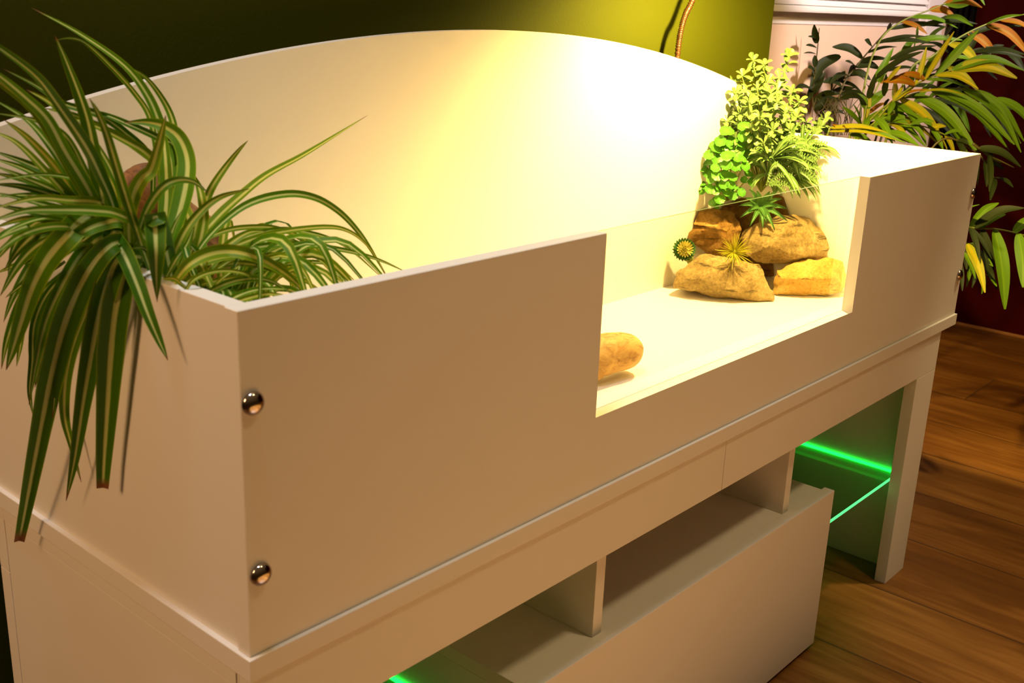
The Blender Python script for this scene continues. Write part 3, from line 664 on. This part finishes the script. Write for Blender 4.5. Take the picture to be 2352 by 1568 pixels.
# ================================================================== ARTIFICIAL PLANTS on the rocks
def spot(u, v, d): return P(u, v, d)
def obov(t): return max(.05, min(1, .12+t*1.5)*max(0, 1-max(0, (t-.55)/.47)**2.4)**.5)
def ell(t): return max(.05, math.sin(math.pi*(t*.94+.03)))**.62
def lance(t): return max(.03, math.sin(math.pi*(t**.8*.95+.03)))
VR = CM.col[0].copy(); VU = CM.col[1].copy(); VB = CM.col[2].copy()     # right, up, towards the lens
def dirv(a, f): return (VR*math.cos(a)+VU*math.sin(a)+VB*f).normalized()

# 1. box-like shrub
random.seed(3)
shrub = empty('artificial_shrub', tuple(spot(1745, 455, 2.22)), 'pale green artificial shrub with small oval leaves, tallest plant on the rocks', 'plant')
bs = bmesh.new(); bl = bmesh.new()
base = spot(1748, 440, 2.22)
tips = [(1812, 130, 2.20), (1730, 140, 2.21), (1755, 150, 2.18), (1705, 175, 2.2), (1680, 195, 2.22), (1790, 180, 2.16), (1820, 210, 2.2), (1835, 235, 2.18), (1770, 215, 2.12), (1720, 235, 2.13), (1700, 262, 2.14), (1665, 240, 2.2), (1745, 268, 2.10), (1800, 262, 2.12), (1690, 215, 2.17), (1762, 190, 2.15), (1830, 270, 2.17), (1740, 205, 2.15), (1850, 285, 2.2), (1885, 290, 2.22), (1870, 310, 2.21), (1895, 275, 2.24), (1670, 280, 2.18), (1640, 270, 2.22), (1725, 300, 2.12), (1775, 300, 2.10), (1650, 300, 2.2), (1755, 330, 2.1), (1690, 320, 2.14), (1785, 235, 2.1), (1815, 300, 2.12)]
for u, v, d in tips:
    tip = spot(u, v, d); mid = base.lerp(tip, .5)+VU*.01+(VR*random.uniform(-.012, .012))
    st = catmull([base, mid, tip], 16); tube(bs, st, lambda t: .0016-.0007*t, 6)
    for j in range(7):
        c = st[max(0, 16-int(j*1.35))]
        nl = 5 if j == 0 else 4
        a0 = random.uniform(0, 6.28)
        for k in range(nl):
            a = a0+k*2*math.pi/nl+random.uniform(-.3, .3)
            fdir = (dirv(a, random.uniform(-.1, .7))+VU*(.35 if j == 0 else .15)).normalized(); ln = random.uniform(.015, .0225)
            q = [c, c+fdir*ln*.5+VU*.001, c+fdir*ln-VU*ln*.12]
            blade(bl, q, ln*.56, (VB*.6+VU*.6+VR*random.uniform(-.6, .6)).normalized(), fold=.25, prof=obov, n=7, cross=4)
child(bm_obj('stems', bs, STEMG, smooth=True, origin=tuple(base)), shrub); from_bm_nonormal('leaves', bl, BOX, shrub, tuple(base))

# 2. round-leaf plant
random.seed(4)
rp = empty('round_leaved_plant', tuple(spot(1655, 470, 2.2)), 'bright green artificial plant with round scalloped leaves, left of the grassy one', 'plant')
bs = bmesh.new(); bl = bmesh.new(); base = spot(1672, 460, 2.22)
def scallop(bm, c, nrm, r, up):
    nrm = nrm.normalized(); s = nrm.cross(up).normalized(); t = s.cross(nrm).normalized(); lay = bm.loops.layers.uv.verify()
    n = 28; ctr = bm.verts.new(c-nrm*r*.12); mid = []; rim = []
    for k in range(n):
        a = 2*math.pi*k/n; rr = r*(1+.055*math.cos(a*9))*(1-.25*max(0, math.cos(a+math.pi/2))**6)
        mid.append(bm.verts.new(c+(s*math.cos(a)+t*math.sin(a))*rr*.55)); rim.append(bm.verts.new(c+(s*math.cos(a)+t*math.sin(a))*rr+nrm*r*.10*math.sin(a*2)))
    for k in range(n):
        f = bm.faces.new((ctr, mid[k], mid[(k+1) % n])); f.smooth = True
        for lp, u in zip(f.loops, (.5, .62, .62)): lp[lay].uv = (u, .5)
        f = bm.faces.new((mid[k], rim[k], rim[(k+1) % n], mid[(k+1) % n])); f.smooth = True
        for lp, u in zip(f.loops, (.62, .9, .9, .62)): lp[lay].uv = (u, .5)
cl = [(1668, 318, 2.14, 1.25), (1715, 302, 2.13, 1.2), (1625, 320, 2.18, .9), (1610, 352, 2.18, .9), (1640, 355, 2.15, 1), (1680, 370, 2.12, 1.1), (1655, 392, 2.13, 1.1), (1625, 385, 2.17, .9), (1602, 405, 2.19, .8), (1700, 375, 2.13, .9),
      (1640, 425, 2.14, 1.05), (1672, 415, 2.13, 1), (1655, 445, 2.14, .95), (1690, 440, 2.15, .85), (1612, 430, 2.18, .7), (1645, 465, 2.17, .7), (1725, 345, 2.15, .9), (1600, 380, 2.2, .7), (1690, 335, 2.14, 1), (1650, 335, 2.16, .9), (1632, 295, 2.2, .8), (1718, 410, 2.15, .8)]
for u, v, d, s in cl:
    c = spot(u, v, d); st = catmull([base, base.lerp(c, .6)-VB*.012, c], 10); tube(bs, st, lambda t: .0013, 6)
    a0 = random.uniform(0, 6.28); nl = random.choice((3, 4, 4))
    for k in range(nl):
        a = a0+k*2*math.pi/nl; dv = dirv(a, .15); r = .0115*s*random.uniform(.85, 1.1)
        scallop(bl, c+dv*r*.95, (VB+VU*.45+dv*.3+VR*random.uniform(-.3, .3)), r, dv)
child(bm_obj('stems', bs, STEMG, smooth=True, origin=tuple(base)), rp); from_bm_nonormal('leaves', bl, ROUND, rp, tuple(base))

# 3. grassy plant
random.seed(5)
gp = empty('artificial_grass_plant', tuple(spot(1775, 455, 2.21)), 'yellow-green artificial plant with long lance leaves beside the round-leaved one', 'plant')
bl = bmesh.new(); base = spot(1778, 440, 2.2)
for hub in ((1770, 365, 2.12), (1800, 350, 2.14), (1790, 390, 2.13), (1822, 375, 2.15), (1762, 400, 2.14), (1810, 410, 2.15), (1840, 350, 2.17)):
    h = spot(*hub)
    for k in range(20):
        a = random.uniform(-1.2, 2.9) if random.random() < .75 else random.uniform(0, 6.28)
        ln = random.uniform(.035, .075)*(1.15 if math.cos(a) > .2 else .85); f = random.uniform(-.2, .9)
        dv = dirv(a, f); q = [h, h+dv*ln*.45+VU*ln*.10, h+dv*ln*.8+VU*ln*.06, h+dv*ln-VU*ln*.10]
        q = [Vector((min(v.x, L-T-.006), min(v.y, D-.004), v.z)) for v in q]
        blade(bl, q, random.uniform(.006, .0105), (VB*.6+VU*.5+VR*random.uniform(-.5, .5)).normalized(), fold=.45, prof=lance, n=10, twist=random.uniform(-.5, .5))
    q = catmull([base, h], 6); tube(bl, q, lambda t: .0025, 6)
from_bm_nonormal('leaves', bl, GRASS, gp, tuple(base))
bl = bmesh.new(); random.seed(8)   # fine curly fern sprays among the leaves
for hub in ((1800, 362, 2.12), (1830, 345, 2.14), (1790, 340, 2.12), (1760, 425, 2.12), (1815, 395, 2.12)):
    h = spot(*hub)
    for k in range(5):
        a = random.uniform(-.6, 1.4); ln = random.uniform(.035, .06); dv = dirv(a, .5)
        st = catmull([h, h+dv*ln*.5+VU*.008, h+dv*ln-VU*.004], 12); tube(bl, st, lambda t: .0006, 5)
        for j in range(2, 13):
            for s in (-1, 1):
                sd = (VU*s+dv*.5).normalized(); blade(bl, [st[j], st[j]+sd*.0035, st[j]+sd*.006], .0022, VB, prof=ell, n=3, cross=2)
o = from_bm_nonormal('fern_sprays', bl, GRASS, gp, tuple(base))

# 4. aloe with toothed leaves
al = empty('artificial_aloe', tuple(spot(1748, 500, 2.17)), 'green artificial aloe with toothed star-shaped leaves between the foliage and the rocks', 'plant')
bl = bmesh.new(); random.seed(6); c0 = spot(1746, 472, 2.15)
def aloe_leaf(bm, c, dv, ln, w):
    lay = bm.loops.layers.uv.verify(); n = 20; s = dv.cross(VB).normalized(); rows = []
    for i in range(n+1):
        t = i/n; p = c+dv*ln*t+VB*(.012*math.sin(t*2.2))-VU*(.010*t*t); hw = w/2*(1-t)**.8+.0003; tooth = hw+(.0022 if i % 2 else 0)*(1-t)
        rows.append([bm.verts.new(p-s*tooth+VB*.002), bm.verts.new(p-s*hw*.6), bm.verts.new(p-VB*.002), bm.verts.new(p+s*hw*.6), bm.verts.new(p+s*tooth+VB*.002)])
    for i in range(n):
        for k in range(4):
            f = bm.faces.new((rows[i][k], rows[i][k+1], rows[i+1][k+1], rows[i+1][k])); f.smooth = True
            for lp, (a, b) in zip(f.loops, ((k, i), (k+1, i), (k+1, i+1), (k, i+1))): lp[lay].uv = (a/4, b/n)
for a, ln in ((.0, .050), (.5, .045), (1.2, .04), (1.9, .04), (2.6, .045), (3.0, .05), (3.5, .052), (4.05, .045), (4.7, .04), (5.2, .05), (5.8, .056), (2.2, .05), (.9, .05), (3.3, .03), (5.0, .028), (.2, .03)):
    aloe_leaf(bl, c0, dirv(a, .35), ln, .0125)
from_bm_nonormal('leaves', bl, ALOE, al, tuple(c0))

# 5. small cactus rosette
ca = empty('artificial_cactus', tuple(spot(1572, 598, 2.13)), 'small round green cactus with a yellow heart at the far left of the rocks', 'plant')
bl = bmesh.new(); random.seed(9); c0 = spot(1571, 573, 2.13)
for ring in range(7):
    n = (22, 22, 20, 18, 14, 10, 6)[ring]; el = ring/6*1.42
    for k in range(n):
        a = (k+.5*(ring % 2))*2*math.pi/n; dv = (VR*math.cos(a)*math.cos(el)+VU*math.sin(a)*math.cos(el)+VB*math.sin(el)).normalized()
        q = [c0+dv*.010, c0+dv*.0165, c0+dv*(.0235-.003*ring/6)+VB*.002]
        blade(bl, q, .0045, VB+VU*.2, fold=.5, prof=ell, n=4, mat=0 if ring < 3 else 1, cross=2)
r_ = bmesh.ops.create_uvsphere(bl, u_segments=16, v_segments=10, radius=.0135, matrix=Matrix.Translation(c0))
for f_ in {f for v in r_['verts'] for f in v.link_faces}: f_.material_index = 1
from_bm_nonormal('spines', bl, [CACT, CACTY], ca, tuple(c0))
def stalk(pts, r, root):
    b_m = bmesh.new(); tube(b_m, catmull([P(*q) for q in pts], 10), lambda t: r, 10); child(bm_obj('stem', b_m, STEMG, smooth=True, origin=tuple(P(*pts[0]))), root)
stalk([(1571, 573, 2.135), (1582, 592, 2.165), (1598, 622, 2.19), (1610, 650, 2.20)], .0075, ca)
stalk([(1746, 474, 2.152), (1750, 500, 2.19), (1752, 540, 2.215)], .006, al)

# 6. yellow spiky tuft
ys = empty('spiky_yellow_succulent', tuple(spot(1690, 600, 2.05)), 'yellow spiky starburst succulent lodged between the middle rocks', 'plant')
bl = bmesh.new(); random.seed(10); c0 = spot(1686, 578, 2.055)
for k in range(62):
    a = k*2.39996; f = random.uniform(-.15, 1.3); dv = dirv(a, f); ln = random.uniform(.030, .039)
    if f < .5: ln *= 1.05
    blade(bl, [c0, c0+dv*ln*.5, c0+dv*ln], .0024, VB+VU*.3, fold=.5, prof=lambda t: 1-t*.75, n=5, cross=2)
bmesh.ops.create_uvsphere(bl, u_segments=14, v_segments=8, radius=.006, matrix=Matrix.Translation(c0))
from_bm_nonormal('spikes', bl, NEEDLE, ys, tuple(c0))
stalk([(1686, 578, 2.057), (1690, 590, 2.085), (1694, 612, 2.11)], .0035, ys)

# ================================================================== PALM beyond the right end of the tray
palm_base = Vector((2.12, .47, FL))
palm = empty('parlour_palm', tuple(palm_base), 'tall potted palm with green and yellowing feathery fronds beyond the right end of the tray', 'plant')
bm = bmesh.new(); prof = [(.085, 0), (.115, .19), (.122, .19), (.122, .21), (.11, .21), (.108, .19)]
rings = [[bm.verts.new((r*math.cos(2*math.pi*k/32), r*math.sin(2*math.pi*k/32), z)) for k in range(32)] for r, z in prof]
for i in range(len(rings)-1):
    for k in range(32): bm.faces.new((rings[i][k], rings[i][(k+1) % 32], rings[i+1][(k+1) % 32], rings[i+1][k]))
bm.faces.new(rings[0][::-1]); bm.faces.new(rings[-1])
o = bm_obj('pot', bm, TERRA, smooth=True); o.location = palm_base; child(o, palm)
PM = {'g': 0, 'y': 1, 'o': 2, 'd': 3}
crown = palm_base+Vector((0, 0, .24))
def palmp(t): return max(.04, math.sin(math.pi*min(1, t**.75*.93+.05)))**.75
def clampp(v):
    y = min(v.y, .74 if v.x > 1.82 else .54); return Vector((min(v.x, 3.36), y, v.z))
def frond(rach, d, leaflets, wd=1.0, join=True, zdir=1):
    """rach: rachis as (u,v[,d]); leaflets: (u0,v0,u1,v1,width,colour,bend)"""
    br = bmesh.new(); bl = bmesh.new()
    rp_ = [P(q[0], q[1], q[2] if len(q) > 2 else d) for q in rach]
    if join: rp_ = [crown, crown.lerp(rp_[0], .5)+Vector((0, 0, .03))]+rp_
    st = catmull([clampp(v) for v in rp_], 40); tube(br, st, lambda t: .0038-.0026*t, 7)
    for k, (u0, v0, u1, v1, w, c, bend) in enumerate(leaflets):
        a = P(u0, v0, d); b = P(u1, v1, d+random.uniform(-.09, .02))
        near = min(st, key=lambda s: (s-a).length)
        if (near-a).length < .03: a = near.copy()
        ln = (b-a).length; mid = a.lerp(b, .5)+VU*ln*bend+VB*ln*.06
        blade(bl, [clampp(v) for v in (a, mid, b)], w*d/F*wd, (VB*.75+VU*.4+VR*random.uniform(-.3, .3)).normalized(), fold=.3, prof=palmp, n=14, mat=PM[c], twist=random.uniform(-.35, .35))
    fo = from_bm_nonormal('frond', bl, [PALMG, PALMY, PALMO, PALMD], palm, tuple(st[20]))
    r = bm_obj('rachis', br, STEMG if not leaflets or leaflets[0][5] != 'd' else STEMD, smooth=True, origin=tuple(st[20]))
    r.location = (0, 0, 0); r.parent = fo; ROOTS.remove(r)
random.seed(21)
# bright frond sweeping right, long leaflets falling
frond([(1960, 330), (1990, 285), (2040, 240), (2110, 212), (2180, 203), (2260, 212), (2335, 250)], 2.75,
      [(2062, 240, 2128, 334, 22, 'g', .10), (2075, 232, 2175, 342, 24, 'y', .10), (2095, 222, 2222, 350, 27, 'g', .10), (2100, 224, 2246, 352, 27, 'g', .10), (2140, 210, 2312, 338, 28, 'g', .10), (2150, 208, 2330, 332, 22, 'g', .08),
       (2185, 205, 2318, 346, 22, 'g', .08), (2215, 205, 2344, 330, 24, 'g', .10), (2250, 210, 2352, 325, 24, 'g', .08), (2290, 215, 2380, 300, 24, 'g', .08), (2030, 250, 2150, 300, 16, 'g', .08), (2060, 245, 2080, 300, 18, 'g', .0), (2110, 262, 2145, 308, 14, 'g', .05),
       (2000, 268, 2125, 336, 22, 'g', .12), (2010, 262, 2165, 340, 22, 'y', .12), (2170, 205, 2290, 300, 22, 'g', .08), (2030, 235, 2130, 205, 12, 'o', .08), (2115, 205, 2215, 218, 14, 'y', .06), (2250, 214, 2345, 350, 20, 'g', .08)])
# bright upward and right-pointing blades
frond([(1985, 320), (2010, 280), (2060, 225), (2120, 185), (2190, 160), (2260, 145)], 2.70,
      [(2148, 178, 2248, 68, 20, 'g', .02), (2122, 165, 2192, 72, 15, 'y', .02), (2092, 175, 2128, 108, 13, 'y', .0), (2190, 168, 2336, 180, 36, 'y', .10), (2185, 165, 2352, 162, 26, 'g', .14), (2155, 182, 2247, 204, 18, 'y', .10), (2130, 200, 2230, 205, 12, 'g', .06),
       (2035, 190, 2070, 150, 14, 'y', .0), (2130, 190, 2065, 172, 22, 'o', .06), (2115, 212, 2030, 188, 24, 'o', .08), (2050, 232, 2075, 195, 10, 'y', 0), (2060, 236, 2105, 195, 10, 'y', 0), (2050, 225, 2040, 265, 14, 'g', 0)])
# upper right frond with orange leaflets
frond([(2080, 180), (2140, 130), (2200, 88), (2260, 58), (2320, 40), (2380, 28)], 2.85,
      [(2262, 60, 2365, 128, 24, 'o', .10), (2300, 50, 2380, 78, 18, 'o', .08), (2222, 80, 2290, 132, 24, 'o', .08), (2180, 105, 2250, 150, 26, 'y', .08), (2235, 120, 2362, 128, 18, 'd', .06), (2200, 88, 2352, 60, 14, 'd', .05), (2260, 58, 2352, 34, 12, 'g', .05),
       (2230, 118, 2352, 132, 20, 'd', .05), (2190, 130, 2260, 150, 14, 'g', .05)], )
# top frond
frond([(1985, 200), (2020, 95), (2070, 50), (2130, 25), (2190, 0), (2230, -20)], 2.95,
      [(2165, 12, 2256, 18, 24, 'o', .10), (2135, 38, 2196, 42, 24, 'o', .10), (2170, 22, 2225, 12, 20, 'g', -.1), (2240, 0, 2262, 12, 12, 'g', .1), (2100, 45, 2200, 65, 18, 'g', .06), (2110, 60, 2245, 55, 16, 'd', .06), (2050, 68, 2175, 62, 14, 'd', .05), (2160, 42, 2235, 60, 14, 'g', .1),
       (2020, 90, 2130, 84, 12, 'd', .04), (2075, 65, 2130, 78, 14, 'o', .05), (2030, 110, 2140, 100, 14, 'd', .04), (2180, 20, 2300, -5, 16, 'g', .05), (2080, 100, 2210, 92, 16, 'g', .05)])
# dark left fronds against the pale wall
frond([(1915, 300), (1935, 200), (1965, 155), (1995, 118), (2030, 78), (2055, 50)], 3.0,
      [(1984, 133, 1912, 108, 26, 'd', .10), (1966, 155, 2020, 158, 24, 'd', .12), (1965, 150, 1942, 141, 20, 'd', .0), (1958, 165, 2000, 184, 22, 'd', .10), (1952, 180, 1905, 193, 20, 'd', .10), (1945, 200, 1890, 190, 24, 'd', .1), (2003, 105, 1986, 92, 22, 'd', .0), (2040, 68, 2046, 52, 8, 'd', 0),
       (1975, 140, 2040, 136, 14, 'd', .05), (2010, 98, 2090, 90, 12, 'd', .05), (1925, 230, 1870, 245, 18, 'd', .05), (1990, 122, 2060, 108, 12, 'd', .05), (1930, 215, 2000, 235, 20, 'd', .08)])
frond([(1895, 300), (1870, 250), (1845, 200), (1830, 155), (1815, 110), (1795, 60)], 3.02,
      [(1930, 128, 1820, 195, 26, 'd', .06), (1800, 95, 1778, 52, 16, 'd', 0), (1805, 105, 1774, 100, 14, 'd', 0), (1812, 120, 1775, 118, 12, 'd', 0), (1795, 85, 1778, 80, 12, 'd', 0), (1835, 165, 1775, 150, 18, 'd', .05), (1850, 205, 1790, 200, 20, 'd', .05), (1880, 160, 1840, 245, 18, 'd', 0), (1825, 150, 1850, 125, 14, 'd', 0), (1865, 235, 1930, 215, 20, 'd', .1), (1870, 250, 1940, 262, 20, 'd', .1), (1850, 215, 1895, 165, 14, 'd', 0)])
# centre: tangle of stems and blades rising
frond([(1970, 330), (1985, 270), (2000, 200), (2030, 150), (2070, 115)], 2.82,
      [(2002, 215, 1985, 280, 16, 'y', 0), (2010, 200, 2052, 110, 16, 'g', .0), (2015, 180, 2120, 118, 18, 'd', .06), (2040, 145, 2150, 105, 16, 'd', .06), (1990, 240, 1930, 225, 20, 'd', .08), (1995, 245, 1965, 215, 24, 'g', .08), (2000, 250, 2040, 205, 20, 'g', .05), (1978, 290, 1935, 245, 20, 'g', 0), (1985, 295, 1960, 240, 20, 'g', 0),
       (1990, 290, 2055, 258, 18, 'g', .1), (1995, 300, 2085, 325, 20, 'g', .12), (2040, 262, 2085, 325, 16, 'g', .05), (2000, 230, 2010, 170, 14, 'd', 0), (2030, 220, 2035, 170, 14, 'd', 0)])
# low frond along the tray top, yellow
frond([(1900, 312), (1940, 300), (1990, 298), (2040, 312), (2100, 330)], 2.62,
      [(1900, 292, 2040, 305, 16, 'y', .05), (1895, 300, 2060, 322, 14, 'y', .04), (1930, 300, 1912, 286, 12, 'o', 0), (1950, 305, 1935, 290, 12, 'o', 0), (2010, 270, 2050, 330, 18, 'g', .08), (2020, 302, 2110, 335, 22, 'g', .08), (1985, 285, 2050, 325, 18, 'g', .12), (1960, 300, 2100, 330, 14, 'y', .05), (1940, 310, 2080, 328, 14, 'g', .05)])
# frond right below the corner
frond([(2235, 330), (2255, 345), (2290, 365), (2330, 385)], 2.55,
      [(2245, 342, 2345, 384, 24, 'd', .10), (2250, 350, 2300, 375, 20, 'd', -.05), (2258, 380, 2272, 440, 14, 'd', 0)], join=False)
# low right frond hanging before the dark wall
frond([(2140, 470), (2190, 505), (2235, 523), (2290, 526), (2352, 540), (2400, 560)], 2.45,
      [(2228, 510, 2294, 466, 20, 'g', .12), (2240, 522, 2352, 478, 26, 'd', .12), (2245, 518, 2310, 492, 20, 'g', .1), (2330, 530, 2375, 500, 22, 'g', .1), (2225, 525, 2250, 600, 14, 'd', .02), (2250, 526, 2280, 640, 22, 'd', .02), (2288, 528, 2308, 710, 34, 'g', .02), (2335, 535, 2350, 660, 28, 'g', .0), (2220, 545, 2278, 595, 14, 'd', .03),
       (2222, 560, 2262, 672, 24, 'y', .05), (2215, 580, 2240, 640, 14, 'g', .05), (2230, 560, 2290, 665, 20, 'd', .06), (2370, 550, 2385, 690, 26, 'd', 0), (2200, 590, 2210, 668, 14, 'd', 0), (2205, 500, 2250, 470, 18, 'g', .1)], join=True)
def auto(rach, n, ln, w, cols, seed, side=(1, -1), drop=.25):
    """leaflets in pairs along a rachis given in picture coordinates"""
    random.seed(seed); out = []
    for i in range(n):
        t = (i+.6)/n*(len(rach)-1); k = min(int(t), len(rach)-2); f = t-k
        u = rach[k][0]+(rach[k+1][0]-rach[k][0])*f; v = rach[k][1]+(rach[k+1][1]-rach[k][1])*f
        a = math.atan2(rach[k+1][1]-rach[k][1], rach[k+1][0]-rach[k][0])
        for s in side:
            b = a+s*random.uniform(.45, .85); q = ln*random.uniform(.75, 1.15)*(1-.35*abs(2*(i/n)-.8))
            out.append((u, v, u+math.cos(b)*q, v+math.sin(b)*q+q*drop, w*random.uniform(.8, 1.15), random.choice(cols), .07))
    return out
for rach, d, n, ln, w, cols, sd in (
    ([(2030, 300), (2080, 250), (2150, 225), (2230, 232), (2300, 262)], 2.95, 8, 105, 17, 'ddg', 41),
    ([(2020, 290), (2070, 215), (2140, 165), (2230, 130), (2330, 120)], 2.98, 8, 95, 16, 'ddgy', 42),
    ([(1990, 290), (2010, 210), (2050, 150), (2110, 105), (2180, 80)], 3.0, 8, 80, 15, 'ddgo', 43),
    ([(1950, 320), (1985, 300), (2040, 285), (2120, 290), (2190, 318)], 2.68, 7, 60, 14, 'gyg', 44),
    ([(1900, 320), (1890, 270), (1900, 230), (1925, 190), (1960, 170)], 3.05, 6, 60, 13, 'd', 45),
    ([(2160, 480), (2215, 560), (2245, 600), (2262, 640)], 2.5, 5, 55, 16, 'dg', 46),
    ([(2150, 330), (2235, 345), (2262, 372), (2290, 420)], 2.62, 4, 60, 15, 'd', 47)):
    frond(rach, d, auto(rach, n, ln, w, cols, sd))
# thin dry root fibres / stems near the tray edge
br = bmesh.new(); random.seed(31)
for k in range(26):
    u = random.uniform(1880, 1960); q = [P(u, 310, 2.9), P(u+random.uniform(-20, 20), 270, 2.92), P(u+random.uniform(-30, 30), 225, 2.94)]
    tube(br, catmull([clampp(v) for v in q], 8), lambda t: .0011, 5)
o = bm_obj('stem_tangle', br, STEMD, smooth=True, origin=tuple(P(1920, 300, 2.9))); child(o, palm)

# ================================================================== LIGHTS
def spotl(name, loc, tgt, power, col, size, blend, rad=.05):
    l = bpy.data.lights.new(name, 'SPOT'); l.energy = power; l.color = col; l.spot_size = R(size); l.spot_blend = blend; l.shadow_soft_size = rad
    o = bpy.data.objects.new(name, l); COL.objects.link(o); o.location = loc
    o.rotation_euler = (Vector(tgt)-Vector(loc)).to_track_quat('-Z', 'Y').to_euler(); ROOTS.append(o); return o
bulb = hp+ax*.075
spotl('heat_lamp_light', bulb, (1.40, .25, 0), 112, (1, .685, .21), 168, .65, .02)
spotl('ceiling_light', (-.08, .06, 2.2), (.35, .05, 0), 98, (.92, .94, 1), 46, .8, .22)
spotl('left_room_lamp', (-1.7, .42, 1.15), (.0, .2, .1), 118, (1, .56, .26), 70, .6, .34)
spotl('front_ceiling_lamp', (.95, -1.15, 2.8), (.75, .0, .15), 84, (1, .74, .38), 48, 1, .16)
spotl('floor_bounce_fill', (.5, -1.35, 2.2), (.5, -1.2, FL), 2650, (.9, 1, 1), 44, .5, .10)  # added fill: brightens the floor out of view so its bounce lights the fronts
spotl('floor_spot', (1.95, -.50, 2.2), (1.88, -.42, FL), 135, (1, .76, .40), 34, .35, .06)
spotl('window_fill_spot', (2.35, -.6, 1.3), (2.8, .78, .55), 170, (1, .80, .70), 44, .4, .10)  # added fill spot, brightens the blind and the wall under it
w = bpy.data.worlds.new('room'); bpy.context.scene.world = w; w.use_nodes = True
wn_ = w.node_tree.nodes; wl = w.node_tree.links
tc = wn_.new('ShaderNodeTexCoord'); sx = wn_.new('ShaderNodeSeparateXYZ'); wl.new(tc.outputs['Generated'], sx.inputs[0])
cr = wn_.new('ShaderNodeValToRGB'); cr.color_ramp.elements[0].position = .0; cr.color_ramp.elements[0].color = (.10, .050, .014, 1)
cr.color_ramp.elements[1].position = .9; cr.color_ramp.elements[1].color = (.62, .40, .19, 1)
x_ = cr.color_ramp.elements.new(.4); x_.color = (.34, .20, .075, 1)
wl.new(sx.outputs[2], cr.inputs[0]); wl.new(cr.outputs[0], wn_['Background'].inputs[0]); wn_['Background'].inputs[1].default_value = .27

# ================================================================== CAMERA
cd = bpy.data.cameras.new('camera'); cam = bpy.data.objects.new('camera', cd); COL.objects.link(cam)
cam.matrix_world = Matrix.Translation(CAMPOS) @ CM.to_4x4()
cd.sensor_width = 36; cd.lens = F/2352*36; cd.clip_start = .02
cd.dof.use_dof = True; cd.dof.focus_distance = 1.75; cd.dof.aperture_fstop = 13
bpy.context.scene.camera = cam
# lift everything so that the floor lies at z = 0
for o in ROOTS+[cam]: o.location = Vector(o.location)+Vector((0, 0, -FL))
vs = bpy.context.scene.view_settings
vs.view_transform = 'Standard'; vs.look = 'None'; vs.exposure = 0; vs.gamma = 1; vs.use_curve_mapping = False
